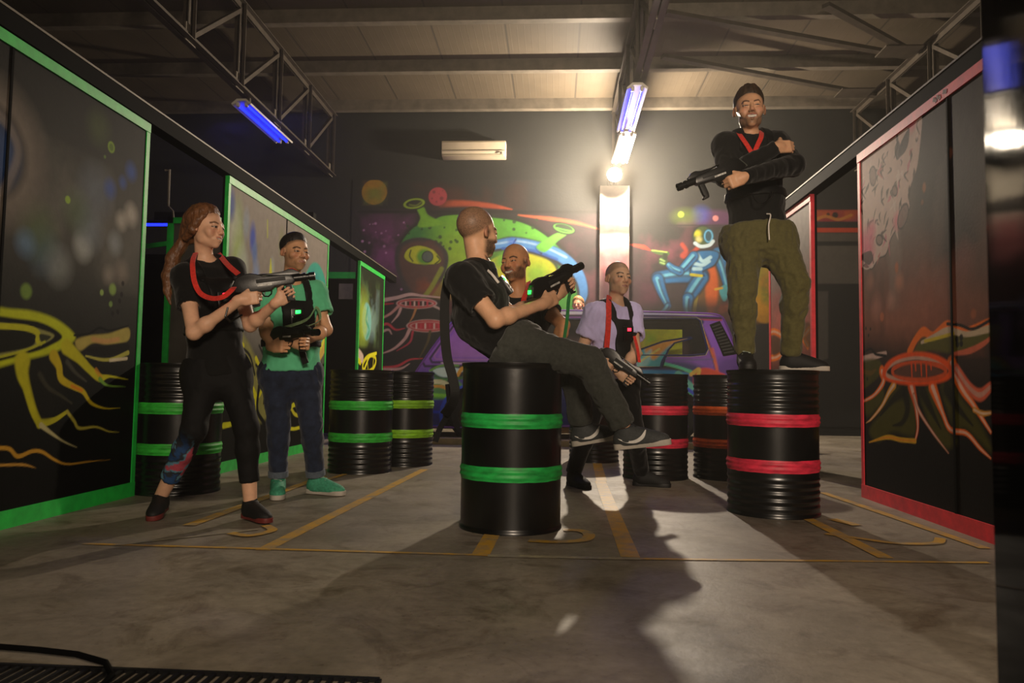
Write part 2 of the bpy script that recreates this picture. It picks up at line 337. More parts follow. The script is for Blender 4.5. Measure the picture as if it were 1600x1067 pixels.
# tall pipes / hook by the left recess
# ---------------------------------------------------------------- spray-paint canvas: colours per point of a fine wall grid
class Canvas:
    def __init__(s,O,U,w,h,res,plane):
        s.O=np.array(O,float); s.U=nrm(U); s.w=w; s.h=h; s.nu=int(round(w/res))+1; s.nv=int(round(h/res))+1; s.plane=plane
        s.u=np.linspace(0,w,s.nu); s.v=np.linspace(0,h,s.nv); s.C=np.zeros((s.nv,s.nu,3)); s.res=res
        s.uu,s.vv=np.meshgrid(s.u,s.v)
    def uv(s,p):
        q=s.plane(*p)-s.O; return np.array([q.dot(s.U),q[2]])
    def uvs(s,P): return np.array([s.uv(p) for p in P])
    def win(s,lo,hi):
        a=np.clip(np.searchsorted(s.u,[lo[0],hi[0]]),0,s.nu); b=np.clip(np.searchsorted(s.v,[lo[1],hi[1]]),0,s.nv)
        return slice(b[0],b[1]),slice(a[0],a[1])
    def mixin(s,sl,al,col):
        al=np.clip(al,0,1)[...,None]; s.C[sl]=s.C[sl]*(1-al)+al*col
    def fill(s,c): s.C[:]=lin(c); return s
    def grad(s,stops,noise=.12,seed=0):
        """stops: (height in m, colour)"""
        n=(fbm(np.stack([s.uu*1.7,s.vv*1.7,0*s.uu],-1),4,seed)-.5)*2*noise*s.h; z=s.vv+n
        zs=[a for a,_ in stops]; cs=np.array([lin(c) for _,c in stops])
        for k in range(3): s.C[...,k]=np.interp(z,zs,cs[:,k])
        return s
    def clouds(s,col,lo,hi,scale=1.5,thr=.5,amp=1.,seed=1,st=(1,1),soft=.15):
        a,b=s.uv(lo),s.uv(hi); L=np.minimum(a,b); H=np.maximum(a,b); sl=s.win(L,H); uu,vv=s.uu[sl],s.vv[sl]
        if uu.size==0: return s
        n=fbm(np.stack([uu*scale*st[0],vv*scale*st[1],0*uu+seed],-1),5,seed)
        c=(L+H)/2; r=(H-L)/2; e=np.clip(1.25-np.maximum(abs(uu-c[0])/r[0],abs(vv-c[1])/r[1])*1.25,0,1)**.7
        s.mixin(sl,np.clip((n-thr)/soft,0,1)*amp*e,lin(col)); return s
    def blob(s,p,r,col,a=1.,soft=1.,asp=1.,rot=0.):
        """soft or hard disc, radius r metres"""
        c=s.uv(p); R=r*max(1,asp)*1.8; sl=s.win(c-R,c+R); du,dv=s.uu[sl]-c[0],s.vv[sl]-c[1]
        if du.size==0: return s
        cr,sr=math.cos(rot),math.sin(rot); x=(du*cr+dv*sr)/asp; y=-du*sr+dv*cr; q=np.sqrt(x*x+y*y)/r
        s.mixin(sl,np.clip((1+soft*.5-q)/max(soft,s.res/r),0,1)*a,lin(col)); return s
    def dist(s,P):
        pass
    def st(s,P,w,col,a=1.,soft=.35,sm=True,closed=False):
        """tapered stroke through photo-traced points; w metres (one or two values or list)"""
        Q=s.uvs(P); 
        if sm: Q=catmull(Q,6,closed)
        if closed: Q=np.vstack([Q,Q[:1]])
        ws=np.interp(np.linspace(0,1,len(Q)),np.linspace(0,1,len(np.atleast_1d(w))),np.atleast_1d(w)) if np.ndim(w) else np.full(len(Q),w)
        mw=ws.max()*1.4+2*s.res; sl=s.win(Q.min(0)-mw,Q.max(0)+mw); uu,vv=s.uu[sl],s.vv[sl]
        if uu.size==0: return s
        best=np.full(uu.shape,-9.)
        for i in range(len(Q)-1):
            a0,b0=Q[i],Q[i+1]; lo=np.minimum(a0,b0)-mw; hi=np.maximum(a0,b0)+mw
            ii=np.clip(np.searchsorted(uu[0],[lo[0],hi[0]]),0,uu.shape[1]); jj=np.clip(np.searchsorted(vv[:,0],[lo[1],hi[1]]),0,uu.shape[0])
            t_=(slice(jj[0],jj[1]),slice(ii[0],ii[1])); x,y=uu[t_],vv[t_]
            if x.size==0: continue
            d=b0-a0; l2=max(d.dot(d),1e-9); t=np.clip(((x-a0[0])*d[0]+(y-a0[1])*d[1])/l2,0,1)
            wl=np.maximum(ws[i]*(1-t)+ws[i+1]*t,1e-4)/2; q=np.hypot(x-a0[0]-t*d[0],y-a0[1]-t*d[1])/wl
            sf=np.maximum(soft,s.res/wl); best[t_]=np.maximum(best[t_],np.clip((1+sf*.5-q)/sf,0,1)*np.minimum(1,wl*2/s.res))
        s.mixin(sl,np.maximum(best,0)*a,lin(col)); return s
    def poly(s,P,col,a=1.,soft=None,sm=True,n=6):
        Q=s.uvs(P); Q=catmull(Q,n,True) if sm else Q
        soft=soft or s.res*1.2; sl=s.win(Q.min(0)-soft,Q.max(0)+soft); uu,vv=s.uu[sl],s.vv[sl]
        if uu.size==0: return s
        ins=np.zeros(uu.shape,bool); dm=np.full(uu.shape,9.)
        for i in range(len(Q)):
            p,q=Q[i],Q[(i+1)%len(Q)]
            if abs(p[1]-q[1])>1e-9:
                c=((p[1]>vv)!=(q[1]>vv))&(uu<(q[0]-p[0])*(vv-p[1])/(q[1]-p[1])+p[0]); ins^=c
            d=q-p; t=np.clip(((uu-p[0])*d[0]+(vv-p[1])*d[1])/max(d.dot(d),1e-9),0,1); dm=np.minimum(dm,np.hypot(uu-p[0]-t*d[0],vv-p[1]-t*d[1]))
        sd=np.where(ins,dm,-dm); s.mixin(sl,np.clip(.5+sd/soft,0,1)*a,lin(col)); return s
    def clip(s,P,fn):
        K=s.C.copy(); s.C[:]=0; s.poly(P,'#ffffff'); m=s.C[...,:1].copy(); s.C[:]=K; fn(); s.C=K*(1-m)+s.C*m; return s
    def speck(s,lo,hi,n,r,col,seed=3,a=.9):
        g=random.Random(seed)
        for _ in range(n):
            s.blob((g.uniform(lo[0],hi[0]),g.uniform(lo[1],hi[1])),g.uniform(*r),col,a*g.uniform(.5,1),.4)
        return s
    def mesh(s,name,m,parent=None,base=(0,0,0),nrm_flip=False,drop=None,shape=None):
        V=(s.O+s.uu[...,None]*s.U+s.vv[...,None]*np.array([0,0,1.])); 
        if shape is not None: V=shape(V)
        V=V-np.array(base,float)
        i=np.arange(s.nv*s.nu).reshape(s.nv,s.nu); Q=np.stack([i[:-1,:-1],i[:-1,1:],i[1:,1:],i[1:,:-1]],-1)
        if drop is not None: Q=Q[~drop(V[:-1,:-1]+np.array(base))]
        else: Q=Q.reshape(-1,4)
        Q=Q.reshape(-1,4)
        if nrm_flip: Q=Q[:,::-1]
        return fastmesh(name,V.reshape(-1,3),Q,m,parent,s.C.reshape(-1,3),smooth=True)
def ell(cx,cy,rx,ry,n=18,rot=0.,a0=0,a1=360):
    out=[]
    for k in range(n):
        a=math.radians(a0+(a1-a0)*k/n); x,y=rx*math.cos(a),ry*math.sin(a)
        out.append((cx+x*math.cos(rot)-y*math.sin(rot),cy+x*math.sin(rot)+y*math.cos(rot)))
    return out
PAINT=mat('spray_painted_board',None,.58,attr='Col',var=.12,scale=14,bump=.06,bscale=60,spec=.06)
WPAINT=mat('spray_painted_wall',None,.7,attr='Col',var=.15,scale=10,bump=.1,bscale=30)
# ---------------------------------------------------------------- left panels (green edges), plane x = XP
XP=-2.72; XQ=2.17; PH=2.45
GRN=mat('fluorescent_green_paint','#1fbf45',.5,var=.25,scale=12)
RED=mat('fluorescent_red_paint','#e8303f',.5,var=.25,scale=12)
lp=lambda x,y: onx(x,y,XP)
rp=lambda x,y: onx(x,y,XQ)
def panel(name,label,cv,y0,y1,X,side,edge,seams,ends=(True,True),bottom=True,top=True):
    """painted sheet panel standing along y; side=+1 faces +x"""
    t=empty(name,label,'panel',(X,(y0+y1)/2,0)); B=np.array([X,(y0+y1)/2,0]); h=(y1-y0)/2
    MB().box((-side*.025,0,PH/2),(.022,h,PH/2)).build('board',BLK,t)
    cv.mesh('painted_face',PAINT,t,B,nrm_flip=(side<0))
    mk=lambda mb: mb.build('edge_strip',edge,t)
    if top: mk(MB().box((side*.004,0,PH-.03),(.006,h,.03)))
    if bottom: mk(MB().box((side*.004,0,.045),(.006,h,.045)))
    for e,yy in zip(ends,(-h,h)):
        if e: mk(MB().box((side*.002-side*.012,yy-math.copysign(.018,yy),PH/2),(.016,.02,PH/2)))
    for y in seams: MB().box((side*.002,y-B[1],PH/2),(.004,.007,PH/2)).build('joint',BLK,t)
    return t
def cnv(y0,y1,X,res,pl): return Canvas((X,y0,0),(0,1,0),y1-y0,PH,res,pl)
# panel nearest the camera on the left
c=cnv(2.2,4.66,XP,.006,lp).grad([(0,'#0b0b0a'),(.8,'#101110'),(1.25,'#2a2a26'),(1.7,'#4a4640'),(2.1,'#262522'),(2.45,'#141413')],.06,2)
c.clouds('#6b6860',(60,200),(225,470),2.2,.47,.7,3,(1,.7)).clouds('#131312',(0,60),(140,330),2,.45,.9,5)
for p,r,co_,a in(((70,395),.10,'#3f5a70',.6),((92,415),.09,'#8a8f8c',.6),((130,385),.07,'#b9bdb8',.65),((140,360),.10,'#76808a',.6),((150,300),.13,'#5d6c80',.45),((180,380),.06,'#9aa2a8',.5),((205,268),.05,'#2d4fa0',.8),((172,295),.05,'#3150a0',.75),((192,285),.035,'#2d4fa0',.7),((120,330),.1,'#49633a',.5),((60,360),.12,'#5a7040',.45),((155,200),.09,'#4c5a2c',.5),((40,380),.06,'#6a8ab0',.5),((190,345),.05,'#d0c8bc',.5),((205,335),.06,'#cfc6ba',.55),((170,430),.05,'#a89c90',.4),((190,425),.06,'#98887c',.45)):
    c.blob(p,r,co_,a,1.3)
c.blob((-10,235),.34,'#7d7268',.7,.5).blob((-12,235),.22,'#15151a',.95,.35).blob((-12,235),.16,'#2a4a80',.7,.8).st([(-12,170),(15,200),(28,240),(10,290),(-12,310)],.05,'#a89886',.35,1.)
c.blob((174,230),.035,'#7fa030',.9,.2).blob((174,230),.022,'#536b28',.9,.3).blob((106,312),.022,'#8fb038',.9,.3).blob((164,245),.012,'#5f8030',.8,.3).blob((41,455),.04,'#7a9a40',.7,.5).blob((176,452),.035,'#8aa850',.8,.5).blob((159,457),.018,'#9ab860',.8,.4).blob((173,475),.018,'#7a9a50',.8,.4)
for p in((192,443),(187,470),(184,487),(176,490),(190,460)): c.blob(p,.016,'#060606',.9,.4)
c.poly([(-40,485),(20,483),(60,488),(95,503),(118,528),(90,548),(40,562),(-40,574)],'#b5bd1e',1,.02)
c.poly([(-40,497),(30,498),(70,506),(97,525),(80,539),(45,552),(-40,566)],'#0a0a08',1,.012)
c.poly([(-40,507),(30,507),(65,515),(85,525),(60,540),(0,556),(-40,560)],'#8a8a50',1,.01)
c.poly([(-40,514),(30,514),(52,518),(56,532),(45,543),(0,552),(-40,556)],'#14150e',1,.012)
c.st([(-10,509),(30,511),(50,515),(60,522),(58,532),(64,537)],[.03,.035,.02],'#b5b422').poly([(62,522),(80,526),(66,535)],'#2c3020',1,.008)
c.st([(-10,560),(40,547),(70,534)],.014,'#a9ab2c')
for P in([(35,565),(36,585),(42,605),(52,640),(62,662)],): c.st(P,[.11,.06,.045],'#b3ae1e')
c.st([(62,662),(85,656),(105,643)],[.05,.03,.02],'#a9a422').st([(64,664),(82,678),(100,690),(120,699)],[.03,.012,.004],'#b0a878')
c.poly([(45,575),(70,565),(88,575),(95,600),(100,630),(70,655),(55,630)],'#161612',.9,.03).st([(62,585),(75,605),(95,618),(112,630)],[.03,.012],'#3a382c',.8,.9)
c.poly([(95,560),(112,556),(130,575),(142,590),(120,600),(103,588)],'#141410',.9,.02).st([(105,565),(118,582),(135,596)],[.03,.01],'#45443a',.8,.9)
c.st([(84,556),(92,572),(96,592),(115,604),(130,612),(143,630),(165,638),(188,637)],[.07,.05,.045,.035,.03,.02,.008,.003],'#b8a31c')
c.st([(112,603),(128,610)],.02,'#d06a1a',.7)
c.st([(104,542),(124,560),(140,577),(156,590),(172,588),(200,593)],[.09,.06,.05,.05,.015,.004],'#b5b01f').st([(150,578),(158,590)],.03,'#c8842a',.6).st([(156,592),(168,602),(196,604)],[.03,.012,.003],'#6f9a3a')
c.poly([(118,532),(140,524),(170,521),(200,512),(200,532),(170,538),(145,536),(125,548)],'#a89a4e',1,.015).st([(145,530),(165,533),(185,530)],.03,'#c08a5a',.7,.8)
c.st([(116,524),(140,521),(155,512),(172,516),(200,509)],[.012,.015,.012],'#050505').poly([(135,546),(165,540),(198,536),(198,550),(160,556)],'#0e0e0b',.9,.01)
c.st([(134,556),(160,562),(178,560),(200,551)],[.01,.02,.02,.03],'#a8a448').st([(172,563),(198,560)],.02,'#c8bc9c')
c.st([(105,643),(116,658),(124,669),(150,667),(170,674),(186,675)],[.02,.02,.018,.012,.008,.003],'#a39a3a')
c.st([(-10,700),(14,701),(28,713),(50,705),(66,706),(85,718),(105,725),(140,721),(172,718)],[.02,.02,.022,.02,.018,.014,.01,.006,.002],'#b98a2c').st([(-5,727),(35,726),(56,731)],[.012,.014,.003],'#b98a3a')
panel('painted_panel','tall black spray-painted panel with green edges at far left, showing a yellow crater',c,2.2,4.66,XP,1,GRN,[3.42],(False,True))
# second left panel
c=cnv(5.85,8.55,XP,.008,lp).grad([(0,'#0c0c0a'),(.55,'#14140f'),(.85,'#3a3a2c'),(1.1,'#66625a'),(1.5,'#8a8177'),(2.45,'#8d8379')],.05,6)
c.clouds('#5f5850',(354,290),(512,480),2.2,.5,.6,7)
for p,r,co_,a in(((372,350),.2,'#8fa070',.6),((366,365),.2,'#b8bca8',.5),((372,400),.22,'#9fb46a',.6),((362,320),.12,'#4058a0',.6),((395,372),.12,'#3048b0',.8),((398,395),.1,'#5070b0',.6),((385,350),.12,'#8a98a8',.5),((378,430),.22,'#b2bcae',.6),((400,432),.14,'#7d90b8',.6),((425,420),.1,'#a0a8a0',.6),((440,380),.14,'#7a8048',.4),((360,450),.15,'#a8b070',.6)): c.blob(p,r,co_,min(1,a*1.5),1.,.5)
c.st([(423,405),(423,430)],[.02,.08],'#c8cc20',.9).st([(418,345),(418,370)],.03,'#b8c020',.6)
c.poly(ell(492,478,20,68),'#37a590',1,.03).poly(ell(490,478,14,55),'#2a8890',.6,.1).clouds('#8fd0b0',(475,410),(512,540),5,.5,.8,9).clouds('#1d5a90',(475,420),(512,545),4,.52,.8,12)
c.poly([(345,520),(365,510),(385,530),(400,560),(420,600),(425,640),(400,660),(375,600),(355,560)],'#8e8c4a',.9,.05)
for P,w in(([(352,545),(372,552),(388,570),(392,600)],.06),([(392,600),(400,620),(398,640)],.05),([(400,560),(408,575),(425,580)],.05),([(418,590),(420,615),(416,640)],.07),([(396,620),(405,618),(412,600)],.04),([(352,515),(368,530),(380,540)],.05)): c.st(P,w,'#d0cc1c')
for P,w in(([(352,530),(372,540),(390,555),(398,585)],.03),([(400,570),(414,590),(412,630)],.03),([(405,540),(415,560),(430,570)],.03),([(405,600),(402,640),(412,660)],.05)): c.st(P,w,'#080806')
c.st([(349,665),(362,662),(370,655),(380,658)],[.05,.04,.02],'#d0d020').st([(349,628),(358,625),(366,628)],.025,'#c8b8b0').st([(450,640),(460,632),(470,633)],.05,'#d0d028').st([(455,638),(462,648),(476,649)],.04,'#c8c030').st([(446,668),(458,670),(468,668)],.035,'#d0cc28')
c.st([(498,560),(506,545),(512,530)],.1,'#c8a850').st([(500,545),(508,528)],.06,'#d8d040').st([(488,590),(500,575),(512,565)],.03,'#0a0a08')
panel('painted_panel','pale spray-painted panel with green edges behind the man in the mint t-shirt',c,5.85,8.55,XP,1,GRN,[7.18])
# third left panel
c=cnv(9.95,11.42,XP,.009,lp).fill('#22281c')
c.clouds('#5f7a48',(552,415),(592,560),3,.42,.9,4).clouds('#7d9a9a',(552,430),(592,540),2.6,.5,.8,8).clouds('#3a2a1e',(552,415),(592,480),3,.5,.8,6)
c.blob((566,500),.35,'#a0b838',.7,1.,1,0).poly(ell(573,502,7,29),'#76b0a8',1,.04).poly(ell(569,502,5,26),'#a6bc50',.7,.1).st([(575,480),(572,500),(577,515),(573,528)],.06,'#4a9a80',.8)
c.poly([(550,540),(592,545),(592,610),(550,610)],'#15140c',.9,.06,False).st([(552,548),(560,552),(566,560)],.14,'#c8b0a0').st([(553,555),(563,566)],.08,'#d8d020')
c.st(ell(577,568,9,14,12,.5),.06,'#d0c820',closed=True).st([(566,585),(572,570),(578,556),(588,552)],.05,'#d8d428').st([(574,560),(575,580)],.03,'#c0b820').st([(584,556),(582,580)],.03,'#c0b820')
panel('painted_panel','small spray-painted panel with green edges and a teal planet, farthest on the left',c,9.95,11.42,XP,1,GRN,[])
# ---------------------------------------------------------------- right panels (red edges)
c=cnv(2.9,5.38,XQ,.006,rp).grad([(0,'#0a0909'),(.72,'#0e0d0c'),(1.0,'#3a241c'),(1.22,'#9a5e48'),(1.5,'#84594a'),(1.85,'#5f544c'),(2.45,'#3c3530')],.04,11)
c.clouds('#15110f',(1340,100),(1560,480),1.5,.42,.9,55,(1.3,.6)).clouds('#1c1614',(1440,100),(1560,520),1.8,.4,.9,5,(1,.6)).clouds('#96857a',(1340,330),(1480,470),2.2,.5,.7,15,(1.4,.6)).clouds('#a5604a',(1340,440),(1545,560),2.2,.48,.7,17,(1,.7)).clouds('#1e1816',(1370,440),(1440,520),3,.5,.8,21,(1.5,.5))
for p,r,co_,a in(((1370,480),.07,'#c08070',.5),((1392,470),.05,'#c8907c',.5),((1505,400),.08,'#8a5048',.5),((1360,440),.05,'#b07058',.5),((1405,440),.05,'#d08a6a',.6)): c.blob(p,r,co_,a,1.3)
c.blob((1444,293),.03,'#a8683e',.9,.5,.7).blob((1441,316),.016,'#8a5a3c',.8,.5).blob((1401,418),.035,'#b86a44',.9,.5,.7).blob((1378,495),.03,'#c8704a',.9,.5).blob((1484,240),.03,'#8a5038',.7,.6).blob((1521,490),.025,'#b0603c',.8,.6)
rock=[(1342,262),(1375,232),(1405,205),(1437,180),(1438,215),(1432,262),(1424,285),(1418,305),(1420,325),(1408,345),(1392,370),(1384,395),(1372,402),(1362,418),(1352,410),(1343,415),(1345,340)]
c.st(rock,.03,'#1c1615',closed=True).poly(rock,'#d8bdb0',1,.012).st(rock,.012,'#d8bcb0',.8,closed=True)
g=random.Random(5)
def inpoly(p,Q):
    r=False
    for i in range(len(Q)):
        a,b=Q[i],Q[(i+1)%len(Q)]
        if (a[1]>p[1])!=(b[1]>p[1]) and p[0]<(b[0]-a[0])*(p[1]-a[1])/(b[1]-a[1])+a[0]: r=not r
    return r
for k in range(150):
    x,y=g.uniform(1343,1438),g.uniform(185,412)
    if not inpoly((x,y),rock): continue
    L=g.uniform(8,26); a=g.choice([1.9,2.1,1.7,2.3]); w=g.uniform(.012,.034); cc=g.choice(['#3a2c2a','#1c1615','#241c1b','#d8c0b4','#c0706c','#e8d4c8','#4a3834','#d0788a','#181212'])
    c.st([(x,y),(x+L*.3*math.cos(a)+g.uniform(-3,3),y+L*.4*math.sin(a)),(x+g.uniform(-6,2),y+L*math.sin(a))],[.006,w,.006],cc,.9)
for q in(((1352,378),.09),((1358,392),.08),((1362,360),.06),((1402,345),.05),((1425,192),.05)): c.blob(q[0],q[1],'#e8708c',.8,1.2)
for P in(ell(1364,275,5,15,10),ell(1411,338,7,20,10,.25),ell(1374,375,5,8,10),ell(1398,298,4,8,10)): c.poly(P,'#8a706a',.9).st(P,.012,'#2a2020',closed=True)
c.poly([(1407,225),(1415,208),(1421,200),(1419,225),(1412,240),(1403,245)],'#1c1414',.95).poly([(1398,232),(1404,220),(1408,240),(1401,250)],'#241a1a',.9)
c.poly([(1345,400),(1360,392),(1364,405),(1356,414)],'#2a181c',.9).st([(1345,414),(1354,420),(1364,414),(1372,403)],.01,'#d8c0b4')
# orange crater
ol='#4f4d12'
c.poly([(1425,560),(1440,530),(1470,515),(1510,520),(1546,508),(1546,530),(1515,545),(1490,552),(1450,548)],'#5d5a1a',1,.02).st([(1421,550),(1431,530),(1443,518),(1458,524),(1481,507),(1506,518),(1548,505)],[.06,.05,.06,.045,.05,.04,.06],'#ff7a1c').st([(1440,535),(1460,526),(1482,516),(1510,522),(1548,513)],[.02,.035,.04,.03,.04],'#d8c0a0').st([(1445,533),(1465,528),(1490,521)],.02,'#d8c030').st([(1480,506),(1500,508),(1520,514),(1548,500)],.018,'#080606')
for p in((1495,530),(1502,527),(1502,537),(1496,538)): c.blob(p,.018,'#0a0806',.95,.3)
c.st([(1490,553),(1515,548),(1535,538),(1548,528)],[.02,.035,.03,.02],'#e07050').st([(1347,562),(1362,558),(1384,552)],[.05,.05,.03],'#d8b8a8').st([(1347,553),(1360,545),(1368,553),(1384,556)],[.02,.015,.02,.02],'#120a08').st([(1347,580),(1360,583),(1368,578)],[.03,.035,.02],'#e0702a').poly([(1347,566),(1372,562),(1378,580),(1360,600),(1347,605)],ol,.9,.02)
for p in((1353,513),(1357,524),(1360,514),(1349,590),(1355,592)): c.blob(p,.013,'#0a0806',.9,.3)
for P in([(1378,600),(1380,625),(1358,650),(1350,640),(1352,625),(1368,615)],[(1400,605),(1420,608),(1430,640),(1428,680),(1395,675),(1372,690),(1358,672),(1380,640)],[(1436,612),(1452,606),(1465,640),(1480,670),(1495,690),(1478,700),(1455,670)],[(1470,604),(1488,600),(1505,625),(1525,650),(1546,690),(1546,705),(1510,670),(1490,668)]): c.poly(P,ol,.9,.04)
for P in([(1415,615),(1418,640),(1410,660),(1395,665)],[(1442,612),(1455,640),(1470,670)],[(1480,608),(1495,635),(1520,665)],[(1410,612),(1395,625),(1375,650)]): c.st(P,[.09,.05,.01],'#0a0a06',.85,.8)
def leg(P,w,co_='#ff7418',hi='#ffe2cc'): c.st(P,w,co_); c.st(P,[x*.4 for x in w],hi,.7)
leg([(1378,580),(1380,597),(1366,617),(1347,628)],[.08,.05,.03,.02]); leg([(1397,601),(1389,613),(1378,634),(1362,654),(1353,661)],[.06,.045,.03,.02,.004],'#e09a28')
leg([(1424,603),(1431,634),(1434,667),(1430,689)],[.09,.05,.03,.02],'#e05a20'); leg([(1430,689),(1407,687),(1386,683),(1358,691)],[.03,.03,.03,.008],'#e0b028','#e88a28')
leg([(1428,617),(1436,642),(1457,675),(1482,708)],[.03,.03,.02,.008],'#c87a58'); leg([(1457,604),(1473,646),(1485,671),(1510,677),(1531,700),(1548,716)],[.09,.04,.035,.03,.025,.01])
leg([(1487,568),(1502,605),(1522,634),(1548,675)],[.09,.06,.04,.02]); leg([(1494,576),(1514,605),(1531,617),(1548,604)],[.06,.06,.07,.05],'#e86a4a','#d8b0a0'); leg([(1522,640),(1535,646),(1548,645)],[.03,.03,.02],'#e0982c')
rim=[(1379,590),(1386,566),(1412,552),(1445,550),(1475,560),(1490,578),(1480,594),(1445,602),(1405,600)]
c.poly(rim,'#ff5a10',1,.015).poly([(1384,586),(1396,566),(1425,557),(1455,560),(1480,576),(1472,589),(1440,596),(1400,594)],'#d8a890',1,.01).poly([(1386,583),(1400,569),(1430,562),(1462,568),(1482,580),(1460,592),(1420,592)],'#1a0f0c',1,.01).st(ell(1436,580,42,13,16),.03,'#e85a24',closed=True).poly([(1398,585),(1410,572),(1440,568),(1468,577),(1472,583),(1440,590)],'#6b4334',1,.015)
for x,l in((1424,22),(1430,12),(1439,20),(1447,24),(1454,10)): c.st([(x,567),(x+1,567+l)],[.022,.012],'#f0541a')
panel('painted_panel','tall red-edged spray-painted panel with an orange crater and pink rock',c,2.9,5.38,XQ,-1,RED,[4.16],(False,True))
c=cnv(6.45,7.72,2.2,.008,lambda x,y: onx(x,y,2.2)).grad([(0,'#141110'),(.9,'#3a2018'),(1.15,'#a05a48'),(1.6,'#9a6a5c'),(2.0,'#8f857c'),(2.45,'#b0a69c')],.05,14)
c.clouds('#d0655a',(1200,450),(1268,540),3,.5,.7,3).clouds('#4a3a34',(1200,400),(1270,480),3,.52,.6,8)
for P in([(1202,520),(1210,518),(1222,525),(1228,540)],[(1202,560),(1215,557),(1228,545)],[(1245,500),(1250,520),(1262,540)],[(1240,525),(1250,530),(1264,515)]): c.st(P,.07,'#f07a1c'); c.st(P,.025,'#e8c0a0',.7)
c.poly([(1206,525),(1220,530),(1224,545),(1208,555)],'#3a3010',.8,.03).poly([(1252,510),(1266,505),(1266,540),(1258,540)],'#5a4014',.8,.03).blob((1250,515),.09,'#e8b020',.7,.8)
panel('painted_panel','narrow red-edged panel behind the legs of the man standing on the barrel',c,6.45,7.72,2.2,-1,RED,[])
# rails capping the panels
def rail(label,x,y0,y1):
    t=empty('panel_rail',label,'beam',(x,(y0+y1)/2,PH)); h=(y1-y0)/2
    MB().box((0,0,.055),(.05,h,.05)).build('beam',BLK,t); MB().box((0,0,.112),(.055,h,.006)).build('cap_strip',STEEL,t)
    for k in range(int((y1-y0)/1.3)): MB().box((0,-h+.7+1.3*k,.123),(.02,.05,.005)).build('bracket',STEEL,t)
    return t
rail('black rail with metal cap joining the tops of the green-edged panels',XP-.03,2.2,12.2)
rail('black rail with metal cap joining the tops of the red-edged panels',XQ+.05,2.9,7.2)
# ---------------------------------------------------------------- back wall mural
YM=D-.006; mp_=lambda x,y: at(x,y,YM)
c=Canvas((-3.62,YM,.15),(1,0,0),9.4,4.2,.013,mp_).fill('#202120')
c.clouds('#3c2630',(540,332),(960,620),.9,.3,1,3).clouds('#84407a',(552,325),(650,450),1.4,.46,.9,5).clouds('#4a2440',(555,340),(640,520),2.4,.5,.8,8).clouds('#e07ac8',(580,330),(645,385),2.2,.54,.8,9).clouds('#553038',(760,325),(960,520),1.,.4,.9,12).clouds('#7c4552',(840,360),(950,490),1.4,.48,.8,14)
c.speck((565,335),(640,480),26,(.01,.025),'#e0a0d8',4)
c.clouds('#4a2418',(620,282),(830,330),1.6,.45,.8,6)
c.st([(690,318),(730,318),(770,322),(800,327)],[.12,.1,.08,.02],'#c8542a',.8,.9).st([(810,336),(860,342),(900,348),(936,358)],[.03,.07,.06,.03],'#c0603a',.8,.8)
c.blob((585,300),.26,'#3a3428',.8,.5).blob((585,300),.225,'#b98a20',1,.06).clouds('#a05a18',(566,282),(606,322),4,.45,.9,4).clouds('#7a8a30',(566,282),(606,322),4,.55,.8,11)
c.blob((684,307),.22,'#3a1418',.7,.7).blob((684,307),.165,'#b8404c',1,.06)
for p,r in(((678,300),.03),((690,310),.035),((682,315),.02),((692,298),.015),((675,310),.02),((686,303),.012)): c.blob(p,r,'#7a2430',.9,.3)
# alien
c.st([(560,331),(940,331)],.05,'#141312',.9)
head=[(618,405),(624,378),(645,352),(672,342),(690,334),(725,332),(770,336),(815,343),(850,360),(882,388),(905,420),(914,455),(905,500),(880,560),(800,600),(720,590),(690,520),(672,470),(650,462),(630,440)]
c.poly(head,'#1a2014',1,.06).poly([(x+ (2 if x<760 else -4),y+4) for x,y in head],'#3f9a2c',1,.03)
hin=[(x+ (2 if x<760 else -4),y+4) for x,y in head]
def _head():
 for p,r,co_ in(((700,350),.5,'#6ab428'),((650,360),.35,'#2f7a3c'),((730,380),.5,'#8fc21e'),((790,352),.4,'#5eb032'),((712,420),.4,'#a0bf20'),((840,375),.35,'#6cbe3a'),((640,440),.25,'#2a7a3a'),((860,410),.3,'#55b548')): c.blob(p,r,co_,.75,1.4)
c.clip(hin,_head)
g=random.Random(9)
for k in range(60):
    x,y=g.choice([(690,375),(745,360),(800,352),(870,400),(700,430),(655,355)]); c.blob((x+g.gauss(0,14),y+g.gauss(0,9)),g.uniform(.01,.035),'#1c4018',.85,.4)
eye=[(617,402),(626,380),(652,371),(680,376),(698,392),(700,412),(690,440),(668,470),(648,476),(632,452),(620,425)]
c.poly(eye,'#3a3634',1,.03).poly([(624,402),(632,384),(655,377),(680,382),(692,396),(692,415),(680,440),(660,462),(640,450),(628,425)],'#5e4034',1,.06).clouds('#8a3a2c',(655,375),(695,400),3,.45,.8,6).clouds('#9a4a2a',(640,420),(690,465),3,.5,.7,8)
ye=[(632,402),(638,389),(655,384),(675,390),(688,404),(685,411),(668,413),(645,411)]
c.poly(ye,'#111810',1,.04).poly(ye,'#c8d020',1,.02).poly(ell(664,401,13,12),'#4aa028',.9,.06).blob((672,398),.08,'#d8d040',.7,1).blob((668,401),.105,'#17201c',1,.1).blob((668,401),.09,'#5c6a62',1,.1).st([(642,391),(640,400),(645,408)],.025,'#203010',.9).st([(683,400),(687,406),(680,412)],.025,'#203010',.9)
